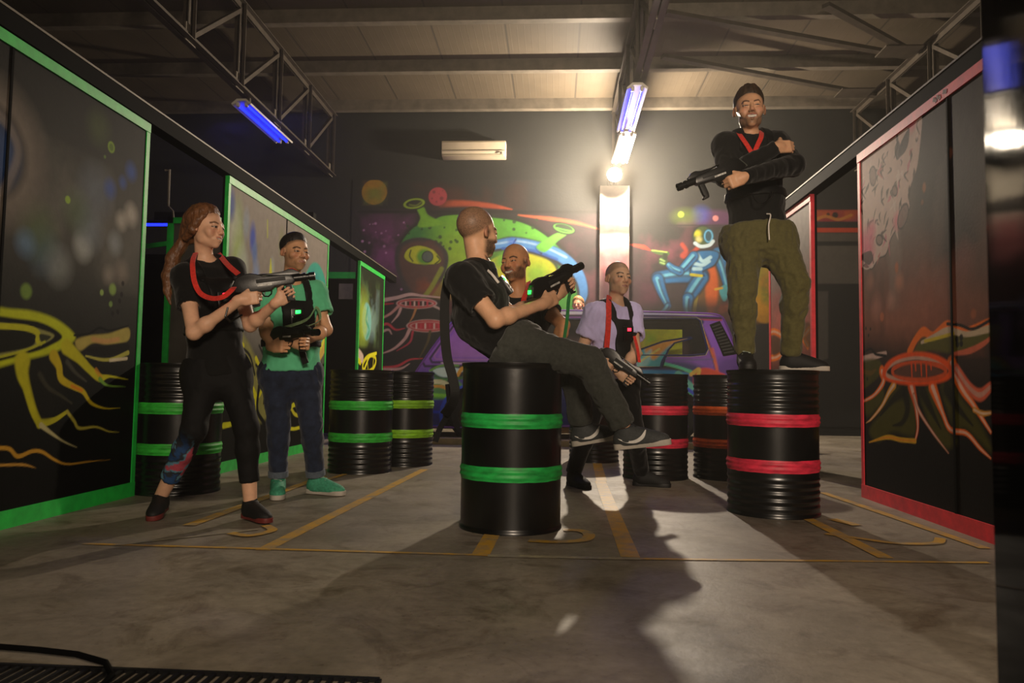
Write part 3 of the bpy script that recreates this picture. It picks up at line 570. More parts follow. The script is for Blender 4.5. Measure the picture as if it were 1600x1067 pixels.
# big right eye and the blue band
c.poly(ell(812,425,62,38,18),'#26301c',1,.04).poly(ell(812,428,58,34,18),'#d8cf1e',1,.03).blob((790,408),.22,'#6ab828',.9,1).blob((838,430),.25,'#7fc428',.8,1.2).blob((800,430),.2,'#e8d820',.8,1)
c.st([(768,386),(800,380),(840,388),(875,402),(902,430),(911,462),(900,490)],[.2,.24,.26,.27,.24,.2,.08],'#262c34').st([(768,384),(800,379),(840,386),(876,400),(904,428),(912,460),(902,486)],[.14,.17,.18,.19,.17,.13,.04],'#4f93d6').st([(775,381),(810,377),(850,386),(885,402)],.04,'#a4cdf0',.8,.6).st([(785,388),(830,391),(870,405)],.05,'#1f5cb8',.8,.6)
for P in([(806,374),(802,382),(808,390)],[(845,380),(838,388),(846,396)]): c.st(P,.03,'#1c2430')
for p in((800,378),(842,388)): c.blob(p,.07,'#1f62d0',.7,1)
# feelers
c.poly([(652,326),(662,324),(668,335),(680,342),(695,350),(655,355),(657,340)],'#7cbc28',1,.03).poly(ell(647,318,18,9,16,-.15),'#98b828',1,.02).poly(ell(647,318,13,5.5,16,-.15),'#161a0c',1,.02).st(ell(647,318,18,9,16,-.15),.025,'#202a12',closed=True).st([(640,320),(650,321),(658,316)],.03,'#6a7a28')
c.poly([(838,385),(856,372),(872,364),(885,366),(872,376),(858,390),(848,394)],'#6cc040',1,.03).poly(ell(881,357,18,8,16,.25),'#5aa038',1,.02).poly(ell(881,356,14,5.5,16,.25),'#1a3418',1,.02).st(ell(881,357,18,8,16,.25),.025,'#152010',closed=True).st([(870,356),(882,359),(892,361)],.025,'#58a038')
c.poly([(690,440),(720,455),(712,500),(690,520),(660,478)],'#a05a30',.7,.12).st([(690,420),(672,452),(655,472)],.08,'#9aa828',.8,.7)
# red craters and the black ground
c.poly([(560,478),(600,470),(640,478),(690,470),(745,480),(745,640),(560,640)],'#0d0b0b',1,.12).clouds('#7a1c20',(575,455),(720,500),2,.42,.9,5)
c.poly([(590,480),(620,468),(640,465),(665,464),(690,470),(700,490),(720,520),(600,520)],'#171211',.95,.05)
def crater(x,y,rx,ry,co_):
    c.poly(ell(x,y,rx+4,ry+3),'#d8b8b0',1,.02); c.poly(ell(x,y,rx+2,ry+2),'#c01a2c',1,.02); c.poly(ell(x,y,rx-1,ry-.5),'#e0a8a0',1,.02); c.poly(ell(x,y,rx-4,ry-1.5),co_,1,.02)
    for k in range(6): c.st([(x-rx*.6+k*rx*.24,y-ry*.4),(x-rx*.6+k*rx*.24,y+ry*.5)],.03,'#d8304a' if k%2 else '#e8c8c0')
crater(651,474,28,5.5,'#3a1414'); crater(668,509,29,7,'#c01830')
for P,w,co_ in(([(623,478),(610,490),(595,498),(588,502)],.05,'#d89a90'),([(626,482),(622,492),(612,504)],.05,'#e0b0a8'),([(678,478),(690,485),(700,500)],.04,'#c8a8a0'),([(650,482),(645,495),(640,503)],.04,'#c88a50'),([(640,515),(632,530),(615,545),(595,553)],.06,'#e0b0a8'),([(645,518),(640,535),(620,548)],.04,'#c8304a'),([(590,512),(605,506),(618,515),(632,513)],.05,'#d83848'),([(590,522),(606,515),(612,522)],.05,'#d8b0a8'),([(590,575),(620,572),(640,562),(660,560)],.05,'#d83848'),([(600,577),(625,576),(640,568)],.05,'#d8a8a0'),([(592,470),(620,465),(640,460),(660,462),(690,465)],.07,'#d8b4ac'),([(590,476),(615,474)],.05,'#c82838'),([(700,515),(705,530),(715,545)],.05,'#b08030'),([(672,518),(668,535),(655,560)],.05,'#5a4a20')): c.st(P,[w,w*.8,w*.3],co_)
# right of the column: night sky, star traveller on a seat, planet
c.clouds('#382c30',(960,310),(1340,640),.9,.3,1,21).clouds('#642c42',(980,380),(1150,490),1.4,.44,.9,23).clouds('#7a4050',(995,350),(1085,440),2,.48,.8,25).clouds('#2a2226',(985,400),(1060,520),1.8,.48,.7,27)
c.poly([(1060,352),(1075,338),(1100,330),(1130,329),(1150,336),(1170,350),(1100,352)],'#5a2c58',.9,.08).blob((1096,336),.14,'#3a50b0',.6,1).blob((1072,339),.13,'#5f7426',.7,1.1,1.6).blob((1064,335),.05,'#b8d040',.9,.5).blob((1118,341),.05,'#e09090',.95,.3)
c.st([(985,352),(1150,352)],.02,'#1a1618',.8)
c.st([(985,382),(1005,386),(1016,391)],[.03,.07,.02],'#d8442c',.9,.8)
for P in([(1066,382),(1072,392),(1066,400),(1080,402)],[(1075,400),(1085,392),(1092,385)],[(1126,400),(1134,380),(1138,360)]): c.st(P,.07,'#c8482c',.7,.9)
c.poly([(1102,398),(1118,402),(1128,425),(1128,470),(1120,490),(1098,488),(1088,460),(1096,430)],'#6a4a1c',1,.04).poly([(1106,410),(1116,415),(1122,445),(1118,485),(1106,488),(1102,440)],'#d8641c',.95,.05).st([(1108,405),(1100,430),(1090,455),(1085,485)],.06,'#9a8a24')
B1,B2,B3='#1e6fa8','#6fc6e0','#103a66'
def limb(P,w): c.st(P,[x*1.25 for x in w],'#0c1a24'); c.st(P,w,B1); c.st([(x-1.2,y-1) for x,y in P],[x*.35 for x in w],B2,.9,.7); c.st([(x+1.5,y+1.5) for x,y in P],[x*.2 for x in w],B3,.8,.8)
limb([(1122,396),(1130,418),(1136,445)],[.2,.18,.12]); limb([(1095,430),(1060,430),(1028,434)],[.24,.24,.2]); limb([(1028,436),(1034,455),(1044,478)],[.18,.15,.1]); limb([(1044,478),(1040,484),(1034,488)],[.1,.1,.06])
limb([(1096,434),(1085,450),(1076,464)],[.22,.22,.18]); limb([(1075,466),(1074,480),(1076,492)],[.17,.14,.1])
c.poly([(1080,396),(1092,391),(1112,390),(1126,396),(1118,415),(1100,424),(1100,432),(1078,430),(1080,412)],'#0c1a24',1,.03).poly([(1082,397),(1092,393),(1112,392),(1123,397),(1116,413),(1098,423),(1098,429),(1080,428),(1082,412)],B1,1,.02)
for P in([(1090,398),(1098,408),(1110,402)],[(1086,412),(1098,414),(1108,408)],[(1084,420),(1095,420)]): c.st(P,.06,'#b4e0ec',.9,.6)
c.st([(1080,429),(1096,431)],.05,'#c8c020')
limb([(1084,400),(1072,414),(1062,424)],[.15,.14,.12]); limb([(1062,424),(1052,420),(1045,414)],[.13,.12,.09])
c.poly(ell(1036,408,7,7),'#3a5a34',1,.02).st([(1032,405),(1038,408)],.03,'#9ac070').st([(1032,410),(1038,412)],.03,'#9ac070').st([(1018,392),(1030,395),(1043,396)],[.03,.07,.07],'#4a6a34').st([(1019,391),(1042,394)],.02,'#b0d060').poly([(1036,396),(1043,397),(1042,406),(1037,405)],'#2a3a24',1,.02)
c.poly([(1128,447),(1136,446),(1136,466),(1130,470),(1124,455)],'#48a8b0',1,.02).st([(1118,452),(1128,450)],.04,'#d8b030')
c.poly(ell(1098,370,17,18),'#101614',1,.03).poly(ell(1098,369,15,15),'#3c5424',1,.02).clip(ell(1098,369,14,14),lambda: c.blob((1090,365),.06,'#c8c428',.95,.9)).blob((1092,374),.05,'#e8e090',.8,1).poly(ell(1107,369,8,12),'#1c4a58',1,.02).st(ell(1107,369,6,9),.025,'#58a8d0',closed=True).st([(1086,380),(1095,385),(1108,383),(1114,377)],.06,'#c4dce4')
c.poly([(1120,478),(1150,474),(1200,480),(1200,500),(1120,500)],'#a8461c',.9,.06).blob((1128,484),.06,'#f06a28',.95,.6).blob((1135,482),.05,'#f06a28',.9,.6)
c.poly([(985,487),(1340,492),(1340,640),(985,640)],'#121110',.85,.2)
c.poly(ell(1196,462,28,43),'#c8901c',1,.04).blob((1188,445),.28,'#88b020',.9,1).blob((1182,478),.22,'#e0a018',.9,1).blob((1200,440),.2,'#c87a18',.8,1).clouds('#4a7a18',(1170,420),(1225,500),3,.5,.8,31).clouds('#5a3010',(1170,420),(1225,505),4,.56,.7,33)
# strips seen through the gap on the right
c.poly([(1262,328),(1345,328),(1345,346),(1262,346)],'#a03034',1,.02,False).clouds('#d86a28',(1262,327),(1345,347),3,.5,.9,41).clouds('#6a3a7a',(1280,332),(1345,347),3,.52,.9,43).blob((1305,336),.05,'#1c1418',.95,.3).blob((1294,335),.03,'#1c1418',.9,.3).st([(1272,344),(1290,338),(1310,343),(1330,336)],.05,'#d8903a',.8)
c.poly([(1262,356),(1345,356),(1345,363),(1262,363)],'#d8461c',1,.015,False).poly([(1262,364),(1345,364),(1345,443),(1262,443)],'#5a544c',1,.02,False).poly([(1262,377),(1345,377),(1345,384),(1262,384)],'#0e0d0d',1,.015,False).poly([(1262,444),(1345,444),(1345,640),(1262,640)],'#0f0e0e',1,.02,False).poly([(1262,455),(1294,455),(1294,560),(1262,570)],'#4d4842',1,.02,False)
c.C*=.55
m=c.mesh('mural',WPAINT,bpy.data.objects['wall_back'])
m['label']='spray-painted mural of a green alien, moons, craters and an astronaut'
# the painted column in front of the wall
YK=12.5; xa,xb=at(937,400,YK)[0],at(983,400,YK)[0]; ztop=at(960,290,YK)[2]
c=Canvas((xa,YK,0),(1,0,0),xb-xa,ztop,.012,lambda x,y: at(x,y,YK)).fill('#b4ac9e')
c.poly([(930,390),(990,390),(990,620),(930,620)],'#5a2c34',1,.3,False).clouds('#b86a6c',(935,365),(985,420),1.6,.4,.9,3).clouds('#c87a7a',(935,365),(985,440),2.6,.5,.8,5)
c.poly([(930,352),(945,346),(960,347),(975,350),(990,352),(990,367),(965,365),(950,367),(930,366)],'#4a4440',1,.08).clouds('#2a2624',(935,345),(985,370),3,.5,.8,7)
c.poly([(930,440),(990,440),(990,640),(930,640)],'#3a2026',.8,.3,False)
t=empty('column','white-topped column painted pink below, under the glaring work light','column',((xa+xb)/2,YK,0))
MB().box((0,.072,ztop/2),((xb-xa)/2,.07,ztop/2)).build('shaft',WHITE,t); c.mesh('painted_face',WPAINT,t,((xa+xb)/2,YK,0))

pn=[o for o in bpy.data.objects if o.name.startswith('painted_panel') and 'orange crater' in o.get('label','')][0]
st_=[o for o in pn.children if o.name.startswith('edge_strip')][0]; pb=np.array(pn.location); mk=MB()
for k,(px,py) in enumerate(((1459,141),(1462,138.5),(1464.5,136.5),(1468,132.5),(1476,126.5))):
    q=onx(px,py,XQ-.0105); q[2]=PH-.03+.006*(-1)**k; q=q-pb; mk.box(q,(.0008,.011 if k<4 else .022,.012),np.stack([V3(1,0,0),nrm(V3(0,1,.3*(-1)**k)),nrm(V3(0,-.3*(-1)**k,1))]))
mk.build('stencil_mark',mat('dark_red_marker','#5a0c12',.6),st_)
# ---------------------------------------------------------------- oil drums
DRUM=mat('glossy_black_drum_enamel',(.05,.052,.055),.28,.0,var=.5,scale=7,bump=.06,bscale=14,spec=.6)
def paintband(name,col):
    m=mat(name,col,.5,var=.45,scale=11,stretch=(1,1,3)); return m
def drum(label,x,y,band,rz=0.,ribs=True,r=.268,h=.862):
    t=empty('oil_drum',label,'oil drum',(x,y,0),rz,'black steel oil drums with painted bands')
    zb=[h*.345,h*.655]
    prof=[(r-.01,.004),(r+.004,0),(r+.004,.014),(r-.002,.02)]
    z=.03
    while z<h-.03:
        rr=r-.002
        for b in zb: rr+=.007*(math.exp(-((z-b-.014)/.011)**2)+math.exp(-((z-b+.014)/.011)**2))
        if ribs and (.05<z<h*.27 or h*.72<z<h-.06): rr+=.0035*math.sin(z*2*math.pi/.042)
        prof.append((rr,z)); z+=.007
    prof+=[(r-.002,h-.02),(r+.004,h-.014),(r+.004,h),(r-.008,h),(r-.010,h-.014),(0,h-.016)]
    MB().lathe(prof,72).build('body',DRUM,t,60)
    for b in zb:
        n=96; V=[]; nz=17; gb=random.Random(int(x*977+b*100)); e0=[.035+.004*vnoise(np.array([k*.45,x,b]),1) for k in range(n)]; e1=[.035+.004*vnoise(np.array([k*.45,x,b]),2) for k in range(n)]
        for i in range(nz):
            for k in range(n):
                q=i/(nz-1); z=b-e0[k]*(1-q)+e1[k]*q; rr=r-.0008+.007*(math.exp(-((z-b-.014)/.011)**2)+math.exp(-((z-b+.014)/.011)**2)); a=2*math.pi*k/n; V.append((rr*math.cos(a),rr*math.sin(a),z))
        MB().raw(V,[(i*n+k,i*n+(k+1)%n,(i+1)*n+(k+1)%n,(i+1)*n+k) for i in range(nz-1) for k in range(n)],True).build('painted_band',band,t,60)
    MB().lathe([(0,h-.004),(.03,h-.004),(.034,h-.012)],20,c=(r*.62,0,0)).build('bung',DRUM,t)
    return t
BG=paintband('green_band_paint','#22b04c'); BY=paintband('lime_band_paint','#8fd11c'); BR=paintband('red_band_paint','#e0304c'); BO=paintband('orange_band_paint','#e8641a'); BGD=paintband('deep_green_band_paint','#35b83a')
DR=.268
fy=3.695+DR
drum('green-banded black drum in front, with the man in black sitting on it',at(799,700,fy)[0],fy,BG,ribs=False)
ry=4.36+DR; RDX=at(1207,690,ry)[0]; RDY=ry
drum('pink-red banded black drum the man in olive trousers stands on',RDX,ry,BR)
drum('green-banded black drum behind the woman, by the nearest green-edged panel',at(280,670,4.92)[0],4.92,BGD,.6,r=.275)
y=6.0+DR; drum('green-banded black drum beside the man in mint, left of a lime-banded one',at(564,660,y)[0],y,BGD,1.)
y=6.62+DR; drum('lime-banded black drum, right one of the pair by the farthest green-edged panel',at(632,660,y)[0],y,BY,2.)
y=6.02+DR; drum('red-banded black drum behind the feet of the sitting man',at(1024,660,y)[0],y,BR,2.5)
y=6.1+DR; drum('orange-banded black drum partly behind the pink-red banded one',at(1134,660,y)[0],y,BO,.3)
y=7.3+DR; drum('plain-looking black drum seen below the hanging shoes, farthest back',at(928,690,y)[0],y,DRUM,.3,r=.25)
# ---------------------------------------------------------------- the painted van
VY=10.0; VW=1.85; vp=lambda x,y: at(x,y,VY)
PURP='#7a48a4'
van=empty('van','purple graffiti-painted van parked before the mural','van',(at(895,600,VY)[0],VY+VW/2,0)); VB=np.array(van.location)
def tumble(V):
    V=V.copy(); z=V[...,2]; k=np.clip((z-1.05)/.8,0,1); V[...,1]=VY+.16*k**1.5+.25*np.clip((z-1.72)/.18,0,1)**2.2; lo=np.clip((.55-z)/.3,0,1); V[...,1]+=.05*lo**2; return V
outl=[(718,487),(740,484),(800,483),(900,483),(1000,485),(1100,488),(1128,492),(1137,505),(1147,535),(1156,565),(1158,600),(1156,640),(1150,664),(900,666),(640,666),(633,640),(634,612),(640,598),(652,578),(685,530)]
OV=np.array([[p[0],p[2]] for p in (vp(*q) for q in outl)])
W1=[(990,497),(1090,496),(1096,500),(1106,545),(1102,553),(1080,555),(990,555)]
W2=[(790,497),(972,497),(972,555),(790,555)]
WIN=[np.array([[p[0],p[2]] for p in (vp(*q) for q in w_)]) for w_ in (W1,W2)]
fw=vp(737,651); rw=vp(1052,651); WR=.33
def inside(X,Z,Q):
    r=np.zeros(X.shape,bool)
    for i in range(len(Q)):
        a,b=Q[i],Q[(i+1)%len(Q)]
        if abs(a[1]-b[1])<1e-9: continue
        r^=((a[1]>Z)!=(b[1]>Z))&(X<(b[0]-a[0])*(Z-a[1])/(b[1]-a[1])+a[0])
    return r
def dropf(V):
    V=V-0.; X,Z=V[...,0],V[...,2]
    k=~inside(X,Z,OV)
    for q in WIN: k|=inside(X,Z,q)
    for wc in(fw,rw): k|=np.hypot(X-wc[0],Z-.33)<WR+.07
    return k
x0,x1=OV[:,0].min()-.02,OV[:,0].max()+.02
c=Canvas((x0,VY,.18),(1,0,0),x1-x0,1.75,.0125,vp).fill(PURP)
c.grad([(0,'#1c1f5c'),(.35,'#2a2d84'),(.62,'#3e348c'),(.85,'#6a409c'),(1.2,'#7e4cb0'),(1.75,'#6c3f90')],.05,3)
# roof gutter line and pillars
c.poly([(720,480),(1140,484),(1140,491),(720,490)],'#e0c8a4',1,.015,False).st([(720,492),(1000,492),(1130,496)],.03,'#1a1420').st([(722,496),(1000,496),(1130,499)],.022,'#9a3446').st([(722,499),(1000,499),(1090,501)],.02,'#1e2050')
c.st([(985,497),(1090,500),(1098,510),(1115,560),(1122,585)],.05,'#20245c').st([(1094,498),(1112,550),(1122,583)],[.02,.025,.04],'#b85a28').st([(985,555),(1060,562),(1115,561)],.02,'#5a4a8a')
c.st(W1,.03,'#c8c858',closed=True,sm=False); c.st(W1,.05,'#20245c',.0,closed=True)
c.st(W2,.03,'#20245c',closed=True,sm=False)
c.poly([(1122,565),(1158,560),(1158,610),(1120,600)],'#4a2a78',.8,.1).st([(1114,545),(1120,575),(1121,588)],.04,'#c85a34',.7)
# front door outline with painted-over window
c.st([(712,492),(660,565),(664,572),(780,572)],.03,'#241a3a',sm=False).st([(716,496),(672,560),(675,566),(780,567)],.03,'#2c1c44',sm=False).st([(716,500),(678,556),(681,561),(780,562)],.018,'#8a5a9c',sm=False).st([(712,490),(655,572),(645,590)],.02,'#c86a7a',.8)
c.poly([(718,503),(775,500),(775,558),(684,558)],'#8858a4',.9,.03,False).st([(690,567),(790,569)],.02,'#c0a0c8',.8)
# flames and streaks along the side
c.poly([(672,577),(690,571),(720,572),(745,576),(720,590),(690,592)],'#162028',1,.02).poly([(676,578),(692,574),(712,575),(724,579),(705,588),(688,588)],'#a8ccd8',1,.02).st([(672,579),(690,571),(716,571)],.03,'#5a8a3a').st([(715,586),(722,576),(735,573)],.05,'#e88a28').st([(725,590),(732,578),(745,574)],.04,'#e8b060').st([(676,586),(695,593),(725,590)],.04,'#2e5a34')
c.poly([(650,592),(690,592),(720,598),(720,620),(650,622)],'#4f8a4c',.95,.03).st([(655,598),(690,597),(712,610)],.06,'#e0c09a').st([(658,606),(690,604),(715,618)],.04,'#d88a3a').st([(650,616),(690,618),(720,620)],.05,'#76c040').st([(700,595),(716,604),(726,618)],.03,'#161a20').st([(640,640),(690,644),(730,642)],.04,'#2038c0',.8).st([(640,665),(700,668)],.04,'#2440e0',.9)
c.poly([(880,590),(1010,575),(1060,565),(1100,575),(1150,600),(1150,640),(880,650)],'#13235a',.9,.06)
c.poly([(960,590),(985,580),(1020,578),(1065,580),(1075,588),(1010,590)],'#1e78a8',1,.02).st([(985,578),(1010,572),(1040,572),(1068,578)],.05,'#141a20').st([(960,577),(1000,570),(1030,568),(1060,574),(1085,584)],.04,'#60b078').st([(1030,566),(1055,572),(1080,580)],.035,'#48b890').st([(985,586),(1060,586)],.03,'#38a0c8').st([(985,574),(1020,571)],.03,'#e09a28')
c.poly([(1084,588),(1090,578),(1105,575),(1125,582),(1132,592),(1100,640),(1085,612)],'#e03818',1,.03).st([(1080,585),(1092,577),(1090,590)],.05,'#e8a038').st([(1088,600),(1100,600),(1110,590)],.05,'#f05a20').st([(1060,585),(1080,605),(1110,625)],.1,'#5ab0a0').st([(1060,598),(1080,616),(1110,634)],.04,'#58c840').st([(1060,604),(1080,622),(1110,640)],.035,'#141838').st([(1064,634),(1110,634)],.05,'#2040ff')
c.st([(890,640),(985,645)],.09,'#2038b0',.8).st([(895,592),(930,600)],.03,'#c8a030')
for wc in((737,651),(1052,651)): c.st(ell(*wc,48,48,24),.05,'#2444f0',closed=True)
# the wing-shaped fin painted up over the window post
VANM=mat('spray_painted_van_enamel',None,.35,attr='Col',var=.12,scale=9,spec=.5)
c.C=np.minimum(c.C*1.7,.85)
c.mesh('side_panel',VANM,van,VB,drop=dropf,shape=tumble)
# far side, roof, nose and tail as one shell
def tb(x,z,far=False):
    y=float(tumble(np.array([x,VY,z]))[1]); return (x-VB[0],(2*VB[1]-y if far else y)-VB[1],z)
mb=MB(); Q=catmull(OV,3,True)
near=[tb(a,b) for a,b in Q]; far=[tb(a,b,True) for a,b in Q]; n=len(Q)
mb.raw(near+far,[(i,(i+1)%n,n+(i+1)%n,n+i) for i in range(n)],True)
mb.build('shell',mat('purple_van_enamel',PURP,.35,var=.15,spec=.5),van,50)
c2=Canvas((x0,VY+VW,.18),(1,0,0),x1-x0,1.75,.03,vp).fill('#6a4a58'); c2.clouds('#8a6a70',(640,480),(1160,660),1,.4,.8,4)
c2.mesh('far_side',VANM,van,VB,drop=lambda V: ~inside(V[...,0],V[...,2],OV),shape=lambda V: np.stack([V[...,0],2*VB[1]-tumble(V)[...,1],V[...,2]],-1))
p0,p1=at(975,514,VY+.25),at(1066,556,VY+.25)
c3=Canvas((p0[0],VY+.25,p1[2]-.05),(1,0,0),p1[0]-p0[0],p0[2]-p1[2]+.05,.012,lambda x,y: at(x,y,VY+.25)).fill('#d0ff30')  # stand-in for the lit far window, close behind the glass, colours brightened
c3.clouds('#88ff28',(985,515),(1070,560),3,.45,.9,4).clouds('#e8a040',(985,530),(1070,560),4,.5,.9,9).clouds('#f07a50',(985,535),(1010,560),4,.45,.8,12).blob((985,545),.2,'#f09a60',.8,1)
c3.C=np.minimum(c3.C*1.3,.9)
c3.mesh('far_window_stand_in',PAINT,van,VB)
GLASS=mat('dusty_van_glass','#8a9088',.08,var=.3,scale=5,spec=.6,alpha=.1)
for q in WIN:
    qq=[(a,b) for a,b in q]; cx_,cz_=np.mean(qq,0)
    MB().raw([tuple(np.array(tb(a,b))+np.array([0,.03,0])) for a,b in qq],[tuple(range(len(qq)))]).build('window',GLASS,van)
for q in WIN:
    MB().tube([tuple(np.array(tb(a,b))+np.array([0,-.004,0])) for a,b in list(q)+[q[0]]],.014,6).build('window_seal',mat('dark_blue_seal','#23285e',.5),van)
MB().tube([tuple(np.array(tb(a,b))) for a,b in list(catmull(OV,3,True))+[OV[0]]],.016,6).build('body_seam',MATS['purple_van_enamel'],van)
RUB=mat('tyre_rubber',(.03,.03,.032),.7,var=.3)
for wc in(fw,rw):
  for yy in(VY+.13,VY+VW-.13):
    R=np.array([[1,0,0],[0,0,1],[0,1,0.]])
    o=MB().lathe([(.19,-.09),(.28,-.1),(.325,-.07),(.33,0),(.325,.07),(.28,.1),(.19,.09)],40,c=(wc[0]-VB[0],yy-VB[1],.33),R=R).build('wheel',RUB,van)
    MB().lathe([(0,-.06),(.1,-.075),(.19,-.05),(.2,-.09)],32,c=(wc[0]-VB[0],yy-VB[1],.33),R=R).lathe([(0,.06),(.1,.075),(.19,.05),(.2,.09)],32,c=(wc[0]-VB[0],yy-VB[1],.33),R=R).build('rim',DSTEEL,o)
mb=MB(); MB().box((0,0,.3),(x1/2-x0/2-.25,VW/2-.25,.06)).build('chassis',BLK,van)
# louvre on the rear pillar
lv=[vp(*q) for q in((1113,508),(1127,503),(1149,551),(1131,554))]
def lz(s_,t_): 
    a=lv[0]*(1-s_)+lv[1]*s_; b=lv[3]*(1-s_)+lv[2]*s_; p=a*(1-t_)+b*t_; return np.array(tb(p[0],p[2]))+np.array([0,-.012,0])
lr=[lz(a,t)+[0,.004,0] for t in np.linspace(-.05,1.05,12) for a in (-.1,1.1)]
l0=MB().raw(lr,[(2*i,2*i+1,2*i+3,2*i+2) for i in range(11)]).build('louvre',BLK,van)
for k in range(10):
    t_=(k+.5)/10; MB().bar(lz(.06,t_),lz(.94,t_),.016,.02).build('slat',mat('louvre_slat','#2a2a2c',.5),l0)
# painted fin standing out from the side as a flat bright board
fin=[(963,577),(1000,545),(1036,532),(1080,525),(1084,529),(1055,537),(1045,548),(1035,575)]
c4o=[vp(*q) for q in fin]
fx0=min(p[0] for p in c4o); fx1=max(p[0] for p in c4o); fz0=min(p[2] for p in c4o); fz1=max(p[2] for p in c4o)
c5=Canvas((fx0-.02,VY-.01,fz0-.02),(1,0,0),fx1-fx0+.04,fz1-fz0+.04,.004,vp).fill('#4a9a98')
c5.poly([(1008,545),(1040,533),(1080,526),(1050,538),(1035,550),(1020,562)],'#d88a20',.9,.04).poly([(1005,556),(1018,546),(1012,570),(990,577)],'#8ab8b0',.9,.04).st([(975,572),(1002,552)],.04,'#e8a830').st([(1000,565),(1030,545)],.03,'#c8c060',.7,.7).st([(1000,575),(1040,575)],.04,'#d89030')
c5.st(fin,.045,'#15203c',closed=True,sm=False).st([(1032,575),(1036,562),(1050,545),(1080,528)],.03,'#1c2a50').st([(1038,575),(1042,560)],.03,'#58b0c0')
FO=np.array([[p[0],p[2]] for p in c4o])
c5.C=np.minimum(c5.C*1.6,.85)
c5.mesh('painted_fin',PAINT,van,VB,drop=lambda V: ~inside(V[...,0],V[...,2],FO),shape=lambda V: tumble(V)-np.array([0,.014,0]))
# low beige kerb the van stands before
t=MB().box((at(880,697,9.3)[0],9.35,.04),(2.9,.1,.04),bev=.01).build('kerb',mat('beige_kerb','#a08c68',.7,var=.3))
tag(t,'low beige kerb on the floor in front of the van','kerb')
# ---------------------------------------------------------------- things in the left recesses
def recess_frame(label,px0,px1,py0,py1,Y,w=.06):
    a=at(px0,py0,Y); b=at(px1,py1,Y); t=empty('painted_panel',label,'panel',((a[0]+b[0])/2,Y,0)); hw=(b[0]-a[0])/2; z=a[2]
    MB().box((0,.03,z/2),(hw,.02,z/2)).build('board',mat('grey_board','#4a463e',.7,var=.3,scale=3),t)
    MB().box((-hw+w/2,0,z/2),(w/2,.012,z/2)).build('edge_strip',GRN,t); MB().box((0,0,z-w/2),(hw,.012,w/2)).build('edge_strip',GRN,t)
    return t
recess_frame('grey inner panel with a green edge, in the gap left of the woman',263,335,340,610,7.2)
a,b=at(215,380,7.6),at(266,380,7.6)
t=MB().bar(a+np.array([-.2,0,.03]),a+np.array([.12,0,-.03]),.02,.05).bar(a+np.array([.12,0,-.03]),b,.02,.05).build('green_rail',GRN); tag(t,'green rail low in the gap beside the nearest left panel','rail')
t=MB().box((a[0]+.1,7.75,a[2]/2-.05),(.5,.04,a[2]/2-.05)).build('dark_partition',BLK); tag(t,'black partition under the green rail in the left gap','partition')
c_=at(242,351,8.0); batten('blue ultraviolet tube lamp deep in the gap behind the woman',7.98,8.02,c_[0],c_[2],UVM)
t=MB().box((-3.65,8.05,c_[2]+.1),(.92,.05,.045)).build('dark_beam',BLK); tag(t,'black beam over the blue tube deep in the left gap','beam')
o=[x for x in bpy.data.objects if x.name.startswith('tube_lamp')][-1]
for ch in list(o.children): bpy.data.objects.remove(ch)
MB().tube([(-.28,0,0),(.2,0,0)],.016,10).build('tube',UVM,o); MB().box((-.04,.05,.03),(.3,.03,.03),bev=.01).build('reflector',BLK,o)
a,b=at(505,430,10.2),at(556,430,10.2); t=MB().box(((a[0]+b[0])/2,10.2,a[2]),((b[0]-a[0])/2,.02,.045)).build('green_rail',GRN); tag(t,'green rail across the gap before the farthest left panel','rail')
t=MB().box(((a[0]+b[0])/2,10.26,a[2]/2),((b[0]-a[0])/2+.1,.03,a[2]/2-.05)).build('dark_partition',BLK); tag(t,'black partition below the green rail in the far left gap','partition')
p=at(540,455,10.19); t=MB().box((p[0]-.0,10.214,p[2]),(.1,.016,.11)).build('notice_board',mat('grey_notice','#6a6258',.7,var=.3)); tag(t,'small grey board in the far left gap','board')
p=at(264,300,7.22); t=MB().tube([at(258,266,7.22),at(265,265,7.22),at(263,322,7.22),at(270,330,7.22),at(271,341,7.22)],.012,8).build('bent_pipe',STEEL); tag(t,'thin bent grey pipe above the gap beside the nearest left panel','pipe')
# gap on the right: orange lintel
# ---------------------------------------------------------------- foreground: glossy black panel edge, floor grating and cable
fa=at(1546,533,1.02); d=np.array([-math.sin(math.radians(16.5)),-math.cos(math.radians(16.5)),0]); L_=.25
t=empty('black_post','glossy black panel edge close to the camera at the right border','panel',(fa[0],fa[1],0))
nrm_=np.array([-d[1],d[0],0]); 
e=np.array([0,0,0.]); q=e+d*L_; off=-np.array([-math.cos(math.radians(17.)),math.sin(math.radians(17.)),0])*.05
GB=mat('glossy_black_laminate',(.02,.02,.02),.06,var=.1,bump=.05,bscale=4.,spec=.5); GB.node_tree.nodes['Principled BSDF'].inputs['IOR'].default_value=1.025
zt=2.3; P=[e,q,q+off,e+off]
MB().raw([tuple(x) for x in P]+[(x[0],x[1],zt) for x in P],[(0,1,5,4),(1,2,6,5),(2,3,7,6),(3,0,4,7),(4,5,6,7),(0,3,2,1)]).build('panel',GB,t)
MB().box((P[0][0]+.02,P[0][1]+.02,zt+.01),(.03,.03,.01)).build('cap',BLK,t)
g0=onz(170,1050); t=empty('floor_grating','dark metal floor grating at the lower left of the picture','grating',(-1.05,1.86,0))
gm=mat('blue_black_grating',(.02,.021,.03),.5,.2)
MB().bar((-.62,0,.006),(.62,0,.006),.012,.01).bar((-.62,-.2,.006),(.62,-.2,.006),.012,.01).build('frame',gm,t)
for k in range(42): MB().box((-.61+k*.03,-.1,.005),(.006,.1,.004)).build('bar',gm,t)
